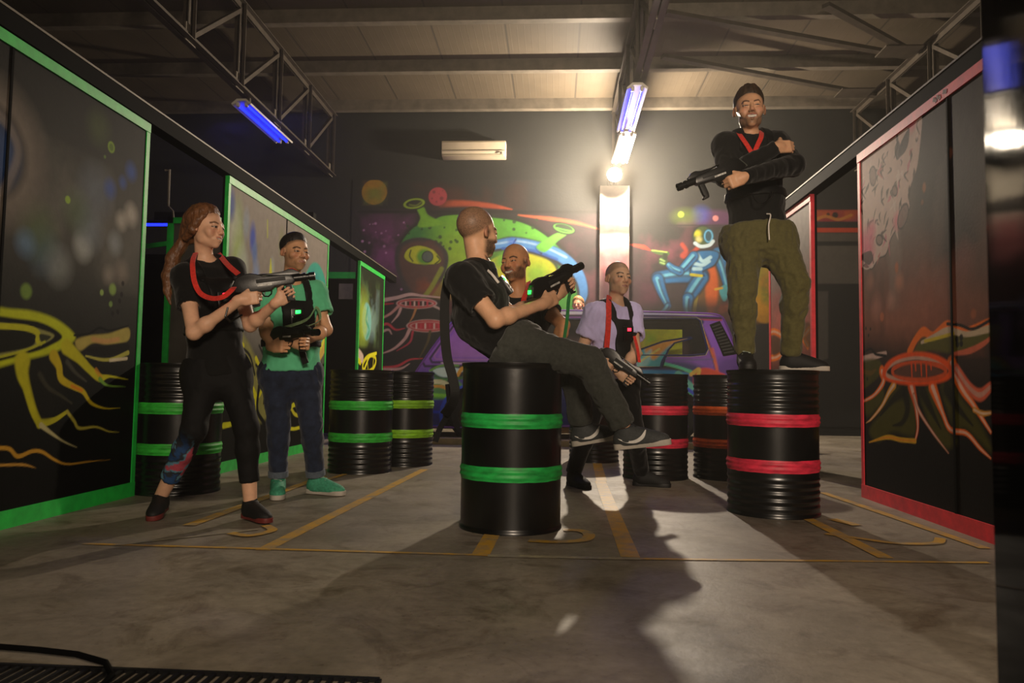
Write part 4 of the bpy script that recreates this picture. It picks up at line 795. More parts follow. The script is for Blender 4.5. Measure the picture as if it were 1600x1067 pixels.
t=MB().tube([onz(-30,1008,.02),onz(60,1015,.02),onz(120,1022,.02),onz(165,1035,.02),onz(175,1055,.02),onz(150,1080,.02)],.008,10).build('cable',BLK); tag(t,'thick black cable on the floor at the lower left corner','cable')
# ---------------------------------------------------------------- laser tag guns
GUNM=mat('satin_black_plastic',(.035,.035,.037),.33,var=.2,scale=30,bump=.03,bscale=120,spec=.5)
GUNR=mat('dull_black_grip',(.028,.028,.028),.6,var=.2,bump=.1,bscale=200)
LBL=mat('white_print','#c8c8c4',.5,var=.5,scale=80)
LEDG=mat('lit_green_led','#20ff40',.3,emit='#18ff3a',estr=9.)
LEDR=mat('lit_red_led','#ff2030',.3,emit='#ff1828',estr=9.)
def gunparts(t,led):
    """local x forward, z up, origin at the pistol grip top"""
    MB().prism([(-.12,.0),(-.15,.03),(-.11,.095),(-.06,.112),(-.02,.114),(.02,.104),(.06,.085),(.2,.08),(.235,.07),(.25,.035),(.23,.015),(.12,.01),(.09,-.012),(-.06,-.012)],-.03,.03,.009).build('receiver',GUNM,t)
    MB().prism([(-.0,.09),(.0,.1),(.05,.104),(.1,.1),(.18,.104),(.215,.116),(.245,.113),(.28,.09),(.285,.075),(.2,.07),(.05,.095)],-.017,.017,.006).build('top_rail',GUNM,t)
    R=np.array([[0,0,1],[0,1,0],[1,0,0.]])
    MB().lathe([(0,.22),(.024,.22),(.024,.3),(.028,.302),(.028,.318),(.021,.32),(.021,.335),(.027,.338),(.027,.375),(.02,.377),(.016,.36),(0,.36)],24,c=(0,0,.052),R=R).build('barrel',GUNM,t)
    MB().prism([(-.012,-.005),(.03,-.008),(.012,-.1),(-.03,-.105),(-.036,-.09)],-.017,.017,.009).build('pistol_grip',GUNR,t)
    MB().prism([(.185,.02),(.225,.02),(.222,-.06),(.215,-.072),(.235,-.082),(.23,-.095),(.185,-.09),(.18,-.06)],-.017,.017,.009).build('fore_grip',GUNR,t)
    MB().tube([(.03,0,-.012),(.045,0,-.04),(.07,0,-.045),(.09,0,-.03),(.095,0,-.01)],.005,8).build('trigger_guard',GUNM,t)
    MB().tube([(.045,0,-.005),(.05,0,-.02),(.045,0,-.032)],.004,6).build('trigger',GUNM,t)
    o=MB().box((-.138,0,.05),(.006,.026,.034),R=np.array([[.86,0,-.5],[0,1,0],[.5,0,.86]]),bev=.004).build('rear_display',mat('grey_display','#4a4e48',.3),t)
    MB().box((-.147,0,.055),(.003,.012,.012),R=np.array([[.86,0,-.5],[0,1,0],[.5,0,.86]])).build('display_light',led,o)
    for s in(-1,1): MB().box((.06,s*.031,.028),(.045,.0012,.006)).build('label_strip',LBL,t)
    for s in(-1,1): MB().box((.1,s*.03,.055),(.09,.004,.012),bev=.003).build('side_vent',GUNR,t)
guns={}
def gun(key,label,rear,muzzle,led=LEDG,roll=0.,scale=.82):
    """rear and muzzle are world points on the receiver axis"""
    rear=np.array(rear,float); muzzle=np.array(muzzle,float); x=nrm(muzzle-rear); up=np.array([0,0,1.]); y=nrm(np.cross(up,x)); z=np.cross(x,y)
    if roll: y,z=y*math.cos(roll)+z*math.sin(roll),z*math.cos(roll)-y*math.sin(roll)
    o=rear+x*.15*scale-z*.05*scale
    t=empty('laser_gun',label,'laser tag gun',(0,0,0),0,'black laser tag guns')
    t.matrix_world=Matrix([[x[0]*scale,y[0]*scale,z[0]*scale,o[0]],[x[1]*scale,y[1]*scale,z[1]*scale,o[1]],[x[2]*scale,y[2]*scale,z[2]*scale,o[2]],[0,0,0,1]])
    if not guns: gunparts(t,led)
    else:
        src=next(iter(guns.values()))['o']
        for ch in list(src.children): copy_tree(ch,t)
        if led is None:
            for d_ in t.children:
                for q in d_.children: q.material_slots[0].link='OBJECT'; q.material_slots[0].material=GUNR
    guns[key]=dict(o=t,x=x,y=y,z=z,org=o,s=scale)
    return guns[key]
def gp(g,lx,ly,lz): return g['org']+g['s']*(g['x']*lx+g['y']*ly+g['z']*lz)
gun('sit','black laser gun with a green-lit rear display held up by the sitting man',at(827,458,3.9),at(921,409,4.2))
gun('stand','black laser gun in the hand of the man standing on the barrel',at(1162,255,4.27),at(1063,292,4.2),None)
gun('woman','black laser gun with a red strap aimed by the woman',at(360,447,3.72),at(487,432,3.84),None)
gun('mint','black laser gun held low by the man in the mint t-shirt',at(425,523,4.66),at(507,519,4.42),None)
gun('white','black laser gun pointing down in front of the man in the white t-shirt',at(938,545,5.35),at(1012,597,5.3),None)
# ---------------------------------------------------------------- smooth-blended body surfaces
class Sdf:
    def __init__(s,lo,hi,h,fine=()):
        s.ax=[]
        for k in range(3):
            p=lo[k]; a=[p]
            while p<hi[k]:
                st_=h
                for (fl_,fh,hf) in fine:
                    if fl_[k]-h<=p<=fh[k]: st_=min(st_,hf)
                p+=st_; a.append(p)
            s.ax.append(np.array(a,np.float32))
        s.D=np.full([len(a) for a in s.ax],.2,np.float32); s.m=2.5*h
    def sl(s,lo,hi,m):
        r=[]
        for k in range(3):
            a,b=np.searchsorted(s.ax[k],[lo[k]-m,hi[k]+m]); r.append(slice(max(0,a-1),b+1))
        return tuple(r)
    def grid(s,t): return s.ax[0][t[0]][:,None,None],s.ax[1][t[1]][None,:,None],s.ax[2][t[2]][None,None,:]
    def add(s,pr,k=.02):
        fn,lo,hi=pr; t=s.sl(lo,hi,s.m+k); 
        if min(x.stop-x.start for x in t)<=0: return s
        d=fn(*s.grid(t)); a=s.D[t]
        if k>0:
            h=np.clip(.5+.5*(a-d)/k,0,1); s.D[t]=a*(1-h)+d*h-k*h*(1-h)
        else: s.D[t]=np.minimum(a,d)
        return s
    def sub(s,pr,k=.01):
        fn,lo,hi=pr; t=s.sl(lo,hi,s.m+k); d=-fn(*s.grid(t)); a=s.D[t]
        h=np.clip(.5-.5*(a-d)/k,0,1) if k>0 else (d>a).astype(np.float32)
        s.D[t]=a*(1-h)+d*h+k*h*(1-h); return s
    def cut(s,p,n):
        """keep the side n points away from"""
        X,Y,Z=s.grid((slice(None),)*3); n=nrm(n); s.D=np.maximum(s.D,((X-p[0])*n[0]+(Y-p[1])*n[1]+(Z-p[2])*n[2]).astype(np.float32)); return s
    def keep(s,fn):
        X,Y,Z=s.grid((slice(None),)*3); s.D=np.maximum(s.D,fn(X,Y,Z).astype(np.float32)); return s
    def mesh(s):
        D=s.D; D[[0,-1]]=.1; D[:,[0,-1]]=.1; D[:,:,[0,-1]]=.1
        I=D<0; n=np.zeros([k-1 for k in D.shape],np.int8)
        for a in(0,1):
            for b in(0,1):
                for c in(0,1): n+=I[a:D.shape[0]-1+a,b:D.shape[1]-1+b,c:D.shape[2]-1+c]
        cells=np.argwhere((n>0)&(n<8)); del n
        idx=np.full([k-1 for k in D.shape],-1,np.int32); idx[tuple(cells.T)]=np.arange(len(cells))
        P=np.zeros((len(cells),3)); cnt=np.zeros(len(cells))
        cor={}
        for a in(0,1):
            for b in(0,1):
                for c in(0,1): cor[a,b,c]=(D[cells[:,0]+a,cells[:,1]+b,cells[:,2]+c])
        ax0=[s.ax[k][cells[:,k]] for k in range(3)]; ax1=[s.ax[k][cells[:,k]+1] for k in range(3)]
        for k in range(3):
            o=[q for q in range(3) if q!=k]
            for a in(0,1):
                for b in(0,1):
                    c0=[0,0,0]; c0[o[0]]=a; c0[o[1]]=b; c1=list(c0); c1[k]=1
                    d0,d1=cor[tuple(c0)],cor[tuple(c1)]; m=(d0<0)!=(d1<0); t=d0[m]/(d0[m]-d1[m])
                    P[m,k]+=ax0[k][m]*(1-t)+ax1[k][m]*t
                    P[m,o[0]]+=(ax1 if a else ax0)[o[0]][m]; P[m,o[1]]+=(ax1 if b else ax0)[o[1]][m]; cnt[m]+=1
        P/=np.maximum(cnt,1)[:,None]
        Q=[]
        for k in range(3):
            sa=[slice(None)]*3; sb=[slice(None)]*3; sa[k]=slice(0,-1); sb[k]=slice(1,None)
            A=I[tuple(sa)]; E=np.argwhere(A!=I[tuple(sb)]); ins=A[tuple(E.T)]
            o=[(k+1)%3,(k+2)%3]; q=[]
            for (da,db) in((1,1),(0,1),(0,0),(1,0)):
                e=E.copy(); e[:,o[0]]-=da; e[:,o[1]]-=db; q.append(idx[tuple(e.T)])
            q=np.stack(q,1); q[~ins]=q[~ins][:,::-1]; Q.append(q)
        Q=np.vstack(Q); Q=Q[(Q>=0).all(1)]
        return P,Q
def vnormals(P,Q):
    n=np.cross(P[Q[:,2]]-P[Q[:,0]],P[Q[:,3]]-P[Q[:,1]]); N=np.zeros_like(P)
    for c in range(4):
        for k in range(3): N[:,k]+=np.bincount(Q[:,c],n[:,k],len(P))
    return N/np.maximum(np.linalg.norm(N,axis=1,keepdims=True),1e-12)
def relax(P,Q,it=1,l=.5):
    e=np.vstack([Q[:,[0,1]],Q[:,[1,2]],Q[:,[2,3]],Q[:,[3,0]]])
    for _ in range(it):
        S=np.zeros_like(P); c=np.bincount(e[:,0],minlength=len(P)).astype(float)
        for k in range(3): S[:,k]=np.bincount(e[:,0],P[e[:,1],k],len(P))
        P=P*(1-l)+l*S/np.maximum(c,1)[:,None]
    return P
f32=lambda v: [float(x) for x in v]
def rcone(a,b,ra,rb,cut=()):
    a=f32(a);b=f32(b); d=[b[i]-a[i] for i in range(3)]; L=max(sum(x*x for x in d),1e-9); r=max(ra,rb)
    def fn(X,Y,Z):
        x,y,z=X-a[0],Y-a[1],Z-a[2]; t=np.clip((x*d[0]+y*d[1]+z*d[2])/L,0,1)
        q=np.sqrt((x-t*d[0])**2+(y-t*d[1])**2+(z-t*d[2])**2)-(ra+(rb-ra)*t)
        for (p,n) in cut: q=np.maximum(q,(X-p[0])*n[0]+(Y-p[1])*n[1]+(Z-p[2])*n[2])
        return q
    return fn,[min(a[i],b[i])-r for i in range(3)],[max(a[i],b[i])+r for i in range(3)]
def ellip(c,r,R=None):
    c=f32(c); R=np.eye(3) if R is None else np.asarray(R,float); m=max(r)
    def fn(X,Y,Z):
        x,y,z=X-c[0],Y-c[1],Z-c[2]; a=0;b=0
        for i in range(3):
            q=(x*R[i][0]+y*R[i][1]+z*R[i][2])/r[i]; a=a+q*q; b=b+(q/r[i])**2
        a=np.sqrt(a); b=np.sqrt(b)+1e-6; return a*(a-1)/b
    e=[math.sqrt(sum((R[i][k]*r[i])**2 for i in range(3))) for k in range(3)]
    return fn,[c[k]-e[k] for k in range(3)],[c[k]+e[k] for k in range(3)]
def econe(a,b,L,A,B):
    """tapered trunk: half widths A=(lateral,depth) at a, B at b"""
    a=np.asarray(a,float);b=np.asarray(b,float); ln=np.linalg.norm(b-a); d=(b-a)/ln; L=nrm(np.asarray(L)-d*np.dot(L,d)); N=np.cross(d,L); m=max(*A,*B)
    def fn(X,Y,Z):
        x,y,z=X-a[0],Y-a[1],Z-a[2]; t=x*d[0]+y*d[1]+z*d[2]; tc=np.clip(t/ln,0,1); r=t-tc*ln
        w=A[0]+(B[0]-A[0])*tc; e=A[1]+(B[1]-A[1])*tc; mm=np.minimum(w,e)
        return (np.sqrt(((x*L[0]+y*L[1]+z*L[2])/w)**2+((x*N[0]+y*N[1]+z*N[2])/e)**2+(r/(mm*.7))**2)-1)*mm
    return fn,list(np.minimum(a,b)-m),list(np.maximum(a,b)+m)
def rbox(c,h,R,r):
    c=f32(c)
    def fn(X,Y,Z):
        x,y,z=X-c[0],Y-c[1],Z-c[2]; o=0; i_=-9
        for i in range(3):
            q=np.abs(x*R[i][0]+y*R[i][1]+z*R[i][2])-(h[i]-r); o=o+np.maximum(q,0)**2; i_=np.maximum(i_,q)
        return np.sqrt(o)+np.minimum(i_,0)-r
    m=float(np.linalg.norm(h)); return fn,[c[k]-m for k in range(3)],[c[k]+m for k in range(3)]
# ---------------------------------------------------------------- people
SKIN=mat('skin',None,.48,attr='Col',var=.08,scale=40,spec=.4,sss=.12,bump=.03,bscale=220)
def cloth(name,col,var=.25,rough=.85,scale=60,sheen=.15,bump=.12): return mat(name,col,rough,var=var,scale=scale,bump=bump,bscale=300,spec=.25,sheen=sheen)
def sstep(a,b,x): t=np.clip((x-a)/(b-a),0,1); return t*t*(3-2*t)
class Fig:
    def __init__(s,label,J,head,s_=1.,skin='#b98567',near=True,fem=False,base=None):
        s.J={k:np.asarray(v,float) for k,v in J.items()}; s.s=s_; s.fem=fem; s.near=near; s.skin=skin
        J=s.J; s.hc=np.asarray(head['c'],float); s.hf=nrm(head['f']); u=np.asarray(head.get('u',(0,0,1)),float); u=nrm(u-s.hf*u.dot(s.hf)); s.hu=u; s.hr=np.cross(s.hf,u); s.hs=head.get('s',1.)*s_
        s.HR=np.stack([s.hr,s.hf,s.hu]); s.head=head
        s.latS=nrm(J['SR']-J['SL']); s.Sm=(J['SR']+J['SL'])/2; s.P=(J['HR']+J['HL'])/2; s.latH=nrm(J['HR']-J['HL'])
        sp=nrm(s.Sm-s.P); s.sp=sp; s.fw=nrm(np.cross(sp,s.latS)); s.C=s.Sm-sp*.14*s_; s.W=J.get('W',s.P+(s.C-s.P)*.52)
        b=base if base is not None else (s.P[0],s.P[1],0)
        s.root=empty('person',label,'person',tuple(b)); s.B=np.array(b,float); s.hands=[]
    def hp(s,x,y,z): return s.hc+s.hs*(x*s.hr+y*s.hf+z*s.hu)
    def loc(s,P): q=(P-s.hc)@s.HR.T/s.hs; return q[:,0],q[:,1],q[:,2]
    def link(s,name,P,Q,m,col=None,parent=None): 
        return fastmesh(name,P-s.B,Q,m,parent or s.root,col)
    # --- trunk shape shared by body and clothes; g = cloth ease
    def trunk(s,g=0.,hem=0.):
        k=s.s; f=.9 if s.fem else 1.; P,W,C,Sm=s.P,s.W,s.C,s.Sm
        dn=P-nrm(W-P)*(.04+hem)
        out=[econe(dn,W,s.latH,((.170 if not s.fem else .168)*k+g,.122*k+g),((.142 if not s.fem else .12)*k+g,(.105 if not s.fem else .092)*k+g)),
             econe(W,C,s.latS,((.142 if not s.fem else .12)*k+g,(.105 if not s.fem else .092)*k+g),(.166*f*k+g,.122*f*k+g)),
             econe(C,Sm-s.sp*.02,s.latS,(.166*f*k+g,.122*f*k+g),(.148*f*k+g,.088*f*k+g))]
        N=s.J['N']
        for S in(s.J['SL'],s.J['SR']):
            out.append(rcone(N-s.sp*.035*k,S-s.sp*.005,.058*f*k+g,.058*f*k+g))
        if s.fem:
            for t in(-1,1): out.append(ellip(C+s.latS*t*.07*k+s.fw*.085*k-s.sp*.0*k,((.062)*k+g,(.06)*k+g,.062*k+g)))
        return out
    def arm(s,w):
        J=s.J; k=s.s*(.88 if s.fem else 1.); S,E,W=J['S'+w],J['E'+w],J['W'+w]
        return [rcone(S,E,.054*k,.042*k),ellip(S+(E-S)*.45,[.05*k]*3),rcone(E,W,.042*k,.028*k),ellip(E+(W-E)*.25,[.047*k]*3)]
    def legs(s,w,g=0.,flare=0.):
        J=s.J; k=s.s; H,K,A=J['H'+w],J['K'+w],J['A'+w]
        return [rcone(H,K,.088*k+g,.058*k+g*.5+flare*.5),rcone(K,A,.056*k+g*.5+flare*.5,.036*k+g*.5+flare),ellip(K+(A-K)*.28,[.057*k+g*.5]*3)]
    def hand(s,w,d,n,th,curl=(65,75,45),spread=0.,thumb=None):
        s.hands.append((w,nrm(d),nrm(n),nrm(th),curl,thumb))
    def _hand(s,F_,w,d,n,th,curl,thumb):
        k=s.s*(.9 if s.fem else 1.); W=s.J['W'+w]; n=nrm(n-d*n.dot(d)); th=nrm(th-d*th.dot(d)-n*th.dot(n))
        F_.add(rcone(W-d*.02*k,W+d*.03*k,.027*k,.026*k),.02)
        F_.add(rbox(W+d*.055*k,(.04*k,.045*k,.0145*k),np.stack([th,d,n]),.013*k),.016)
        F_.add(ellip(W+d*.035*k+th*.026*k+n*.008*k,(.018*k,.03*k,.015*k),np.stack([th,d,n])),.012)
        for i in range(4):
            p=W+d*(.094-(.0,.0,.002,.009)[i])*k+th*(.0295-.0197*i)*k; a=0; ln=(.95,1.04,.98,.78)[i]; r=(.0092,.0094,.009,.008)[i]*k
            for j in range(3):
                a+=math.radians(curl[j]*(1+.04*i)); q=p+(d*math.cos(a)+n*math.sin(a))*(.043,.027,.021)[j]*ln*k
                F_.add(rcone(p,q,r*(1-.07*j),r*(1-.07*(j+1))),.006 if j==0 else .003); p=q
        t1=nrm(th*.75+d*.6+n*.5) if thumb is None else nrm(thumb[0][0]*th+thumb[0][1]*d+thumb[0][2]*n); t2=nrm(d*.75+n*.7+th*.05) if thumb is None else nrm(thumb[1][0]*th+thumb[1][1]*d+thumb[1][2]*n)
        p=W+d*.028*k+th*.03*k; q=p+t1*.04*k; F_.add(rcone(p,q,.0135*k,.0115*k),.01); q2=q+t2*.036*k; F_.add(rcone(q,q2,.0112*k,.0088*k),.004)
    def headprims(s,F_):
        R=s.HR; hs=s.hs; E=lambda c,r,k=.015,op='add',RR=None: getattr(F_,op)(ellip(s.hp(*c),[x*hs for x in r],R if RR is None else RR),k)
        f=s.fem
        E((0,-.018,.034),(.077,.097,.087),.0); E((0,.028,-.02),(.063 if not f else .06,.066,.088),.03)
        E((0,.032,-.082),(.046 if not f else .041,.05,.033),.03); E((0,.076,-.101),(.022 if not f else .016,.019,.018),.022)
        for t in(-1,1):
            E((t*.044,.062,-.028),(.022,.022,.02),.02); E((t*.044,.012,-.07),(.016,.028,.026),.02)
        F_.add(rcone(s.hp(-.034,.08,.016),s.hp(.034,.08,.016),.0115*hs,.0115*hs),.014)
        F_.add(rcone(s.hp(0,.089,.012),s.hp(0,.111,-.03),.0075*hs,.0112*hs),.012)
        E((0,.112,-.034),(.011,.011,.0095),.008)
        for t in(-1,1):
            E((t*.0115,.101,-.038),(.0085,.011,.0075),.006); E((t*.032,.1,-.003),(.016,.011,.0095),.009,'sub')
            E((t*.0315,.0835,-.004),(.0135,.0125,.0115),.002)
            F_.add(rcone(s.hp(t*.02,.0925,.0035),s.hp(t*.045,.0855,.0025),.0038*hs,.0034*hs),.007)
            F_.add(rcone(s.hp(t*.02,.0915,-.013),s.hp(t*.043,.0855,-.0125),.003*hs,.003*hs),.007)
            E((t*.0055,.1085,-.0445),(.0035,.005,.003),.002,'sub')
        sm=s.head.get('smile',0.)
        E((0,.08,-.068),(.036,.024,.026),.015)
        mo=s.head.get('open',0.)
        w=.022+.008*sm
        for t in(-1,1):
            F_.add(rcone(s.hp(0,.1025,-.061+mo*.003),s.hp(t*w,.091-.002*sm,-.065+.007*sm),.0052*hs,.0034*hs),.006)
            F_.add(rcone(s.hp(0,.102,-.0725-mo*.008),s.hp(t*w*.92,.09,-.067+.007*sm),.0062*hs,.0036*hs),.006)
            if sm: E((t*.043,.068,-.044),(.017,.015,.02),.016)
            if sm: F_.sub(rcone(s.hp(t*.02,.1,-.043),s.hp(t*.038,.086,-.064),.0025*hs,.0025*hs),.008)
        if mo>0: E((0,.1035,-.0675-mo*.003),(w*.86,.008,.0035+mo*.005),.003,'sub')
        else: F_.sub(rcone(s.hp(-w,.0965,-.0665),s.hp(w,.0965,-.0665),.0012*hs,.0012*hs),.004)
        for t in(-1,1):
            a=math.radians(20); RR=np.stack([math.cos(a)*s.hr*1-t*math.sin(a)*s.hf*0.9,nrm(s.hf*math.cos(.25)-s.hu*math.sin(.25)),nrm(s.hu*math.cos(.25)+s.hf*math.sin(.25))])
            RR=np.stack([nrm(s.hr*math.cos(.35)+t*-s.hf*-math.sin(.35)),RR[1],RR[2]])
            E((t*.083,-.006,-.008),(.007,.0175,.029),.008,'add',RR); E((t*.088,.002,-.006),(.006,.0105,.02),.005,'sub',RR); E((t*.079,.003,-.03),(.0055,.007,.008),.006)
        k=s.s*(.84 if f else 1.)
        F_.add(rcone(s.J['N']-s.sp*.04*k,s.hp(0,-.022,-.055),.06*k,.052*k),.022); F_.add(rcone(s.J['N']+s.fw*.015,s.hp(0,.012,-.085),.04*k,.034*k),.02)
    def body(s):
        J=s.J; pts=np.array(list(J.values())+[s.hp(0,0,.14),s.hp(0,.13,0),s.hp(0,-.13,0),s.hp(.1,0,0),s.hp(-.1,0,0)]); lo=pts.min(0)-.17; hi=pts.max(0)+.17
        h,hf=(.0095,.0034) if s.near else (.012,.0046)
        hb=np.array([s.hp(x,y,z) for x in(-.095,.095) for y in(-.125,.13) for z in(-.125,.13)]); fine=[(hb.min(0),hb.max(0),hf)]
        for (w,d,n,th,c,tb_) in s.hands:
            p=np.stack([J['W'+w],J['W'+w]+d*.12+n*.05,J['W'+w]+d*.1-n*.02]); fine.append((p.min(0)-.045,p.max(0)+.045,hf*1.15))
        F_=Sdf(lo,hi,h,fine)
        s.headprims(F_)
        for p in s.trunk(): F_.add(p,.04)
        for w in'LR':
            for p in s.arm(w): F_.add(p,.02)
            F_.add(ellip(J['S'+w],[.06*s.s*(.85 if s.fem else 1)]*3),.03)
            for p in s.legs(w): F_.add(p,.035)
            A=J['A'+w]; T=J['T'+w]; U_=J.get('U'+w,V3(0,0,1)); F_.add(rcone(A-U_*.045,A+nrm(T-A)*.09*s.s-U_*.06,.03*s.s,.024*s.s),.02)
        for hd in s.hands: s._hand(F_,*hd)
        P,Q=F_.mesh(); c=s.colour(P); s.bodyobj=s.link('body',P,Q,SKIN,c); return s
    def colour(s,P):
        sk=lin(s.skin)*1.0; n=fbm(P*18,3,3)[:,None]; C=sk*(.88+.24*n); x,y,z=s.loc(P); H=s.head
        near=(np.abs(x)<.12)&(np.abs(y)<.15)&(np.abs(z)<.16)
        def mix(m,col,a=1.):
            m=(np.clip(m,0,1)*near*a)[:,None]; C[:]=C*(1-m)+lin(col)*m
        fr=sstep(.04,.07,y)
        # warm cheeks, nose, ears
        mix(np.exp(-(((np.abs(x)-.042)/.02)**2+((z+.03)/.022)**2))*fr,'#b5624e',.45); mix(np.exp(-((x/.013)**2+((z+.034)/.013)**2))*sstep(.09,.105,y),'#b5624e',.4); mix(sstep(.077,.084,np.abs(x))*(np.abs(z)<.05),'#b0604c',.45)
        hair=H.get('haircol','#2a1c12')
        if H.get('buzz',0)>0:
            m=sstep(-.012,.014,z-.70*y-.012+.0*x)*sstep(-.075,-.05,z+.0)*(1-.55*sstep(.03,.07,y)*H.get('recede',0)*1.)
            mix(m*(.75+.5*(vnoise(P*500,4)-.5)),hair,H['buzz'])
        if H.get('beard',0)>0:
            jaw=sstep(-.03,-.05,z)*sstep(-.012,.022,y+ .0)*sstep(-.118,-.1,z+.02*0); lip=np.exp(-(((z+.0665)/.009)**2+(x/.024)**2))*sstep(.08,.095,y)
            cheek=1-np.exp(-(((np.abs(x)-.036)/.014)**2+((z+.045)/.02)**2))*fr*.9
            mo=np.exp(-(((z+.0525)/.006)**2+(x/.026)**4))*sstep(.08,.1,y)
            side=sstep(.062,.07,np.abs(x))*sstep(.02,-.01,z)*sstep(-.01,.006,y)*sstep(.04,.02,y)
            m=np.maximum(np.maximum(jaw*cheek*(1-lip),mo),side); mix(m*(.8+.5*(vnoise(P*450,9)-.5)),hair,H['beard'])
        brow=H.get('brow',hair); ax=np.abs(x); zb=.0165+.005*np.sin(np.clip((ax-.012)/.038,0,1)*2.6)-.004*np.clip((ax-.04)/.012,0,1)+H.get('browlift',0.)*(x>0)
        mix(sstep(.0058,.0034,np.abs(z-zb))*sstep(.010,.014,ax)*sstep(.054,.05,ax)*sstep(.05,.06,y),brow,.9)
        # eyes
        op=H.get('eye',1.); ey=-.0045; ex=(ax-.0315)/.0145; ez=(z-ey)/(.0062*op); inside=(ex**2+ez**2)
        mix(sstep(1.75,1.1,inside)*fr,'#1c110c',.85); mix(sstep(1.0,.8,inside)*fr,'#b0a498',.95)
        gx=H.get('gaze',0.); ir=np.hypot(x-np.sign(x)*.0315-gx*.006,z-ey); mix(sstep(.0078,.0062,ir)*sstep(1.05,.85,inside)*fr,'#1f140e',1.)
        # mouth
        sm=H.get('smile',0.); mo=H.get('open',0.); w=.023+.008*sm; zc=-.0668+.0075*sm*np.minimum((x/w)**2,1.3)
        mix(sstep(1.15,.8,np.hypot(x/w,(z-zc)/(.009+.005*mo)))*sstep(.08,.09,y),H.get('lip','#96524a'),.8)
        if mo>0:
            q=np.hypot(x/(w*.86),(z-zc+mo*.002)/(.003+mo*.0045)); mix(sstep(1.1,.9,q)*sstep(.07,.085,y),'#2a0f0c',1.); mix(sstep(1.0,.85,q)*sstep(-.0735,-.071,z)*sstep(.07,.085,y),'#e8e0d4',1.)
        else: mix(sstep(.0016,.0007,np.abs(z-zc))*sstep(w,w*.9,ax)*sstep(.085,.092,y),'#4a201c',.8)
        return C
    def wr(s,P,Q,amp,fs=(26,26,11),seed=0,ridge=True):
        N=vnormals(P,Q); n=fbm(P*np.array(fs)+3*fbm(P*6,2,seed+9)[:,None],2,seed); amp=amp*np.clip((np.linalg.norm(P-s.J['N'],axis=1)-.1)/.1,.15,1); n=(1-np.abs(2*n-1)*2.2) if ridge else (n-.5)*2
        return relax(P+N*(amp*n)[:,None],Q,1)
    def bbox(s,pts,m): pts=np.array(pts); return pts.min(0)-m,pts.max(0)+m
    def shirt(s,m,sleeve=.5,ease=.016,hem=.10,name='t_shirt',amp=.005,neck=.078,vneck=0.,long=False,col=None,h=.009):
        J=s.J; k=s.s; pts=[s.P-s.sp*(hem+.12),s.Sm,J['N'],J['SL'],J['SR'],J['EL'],J['ER'],s.C]+([J['WL'],J['WR']] if long else [])
        F_=Sdf(*s.bbox(pts,.26),h)
        for p in s.trunk(ease,hem): F_.add(p,.05)
        a=.88 if s.fem else 1.
        for w in'LR':
            S,E,W=J['S'+w],J['E'+w],J['W'+w]; d=nrm(E-S)
            F_.add(ellip(S,[(.06*a)*k+ease]*3),.03)
            if long:
                F_.add(rcone(S,E,.054*k+ease,.044*k+ease*.9),.03); d2=nrm(W-E); en=W-d2*.0; F_.add(rcone(E,en,.045*k+ease*.9,.031*k+ease*.55,[(en,d2)]),.025)
            else:
                en=S+(E-S)*sleeve; F_.add(rcone(S,en+d*.03,.056*a*k+ease,.052*a*k+ease*1.35,[(en,d)]),.03)
                F_.sub(rcone(en-d*.035,en+d*.05,.044*a*k+ease*.8,.047*a*k+ease),.004)
        N=J['N']; F_.sub(rcone(N-s.sp*.012*k+s.fw*(.018+vneck),N+nrm(s.hp(0,-.02,-.06)-N)*.2,neck*k,neck*1.1*k),.012)
        hp=s.P-nrm(s.W-s.P)*hem; F_.cut(hp,-nrm(s.W-s.P))
        P,Q=F_.mesh(); P=relax(P,Q,1); P=s.wr(P,Q,amp,seed=int(hem*100)+3); o=s.link(name,P,Q,m,None if col is None else col(P)); return o
    def trousers(s,m,ease=.014,flare=.006,end=.93,top=.09,name='trousers',amp=.005,col=None,ends=None):
        J=s.J; k=s.s; pts=[s.P+s.sp*.2]+[J[a+b] for a in'HKA' for b in'LR']
        F_=Sdf(*s.bbox(pts,.2),.0095)
        wd=nrm(s.W-s.P); F_.add(econe(s.P-wd*.05*k,s.P+wd*.14*k,s.latH,(.168*k+ease,.122*k+ease),(.148*k+ease,.11*k+ease)),.03)
        for w in'LR':
            A,K=J['A'+w],J['K'+w]; e=(ends or {}).get(w,end); en=K+(A-K)*e; d=nrm(A-K)
            ps=s.legs(w,ease,flare)
            F_.add(ps[0],.05); rr=.056*k+ease*.5+flare*.5; re=.038*k+ease*.5+flare; F_.add(rcone(K,en+d*.03,rr,rr+(re-rr)*e,[(en,d)]),.03); F_.add(ps[2],.03)
        for w in'LR': F_.add(ellip(J['H'+w]-s.fw*.03*k,[.1*k+ease]*3),.05)
        F_.cut(s.P+wd*top*k,wd)
        P,Q=F_.mesh(); P=relax(P,Q,1); P=s.wr(P,Q,amp,(22,22,16),5); return s.link(name,P,Q,m,None if col is None else col(P))
    def shoe(s,w,m,solem,swoosh=None,laces=None,length=.275,sole_h=.03,high=0.):
        J=s.J; k=s.s*(.9 if s.fem else 1.); A=J['A'+w]; T=J['T'+w]; u=J.get('U'+w,V3(0,0,1)); f=nrm(T-u*T.dot(u)-A+u*A.dot(u)); l=np.cross(u,f); B0=A-u*.095*k-f*.062*k   # heel end on the ground
        L=length*k; pt=lambda a,b,c=0: B0+f*a*k+u*b*k+l*c*k
        F_=Sdf(*s.bbox([pt(-.02,0,.06),pt(.3,0,-.06),pt(0,.16,0),pt(0,.16,.06),pt(.3,.08,.06),pt(.1,.16,-.06)],.03),.0058)
        R=np.stack([f,u,l]); E=lambda c,r,kk=.03: F_.add(ellip(pt(*c),[q*k for q in r],R),kk)
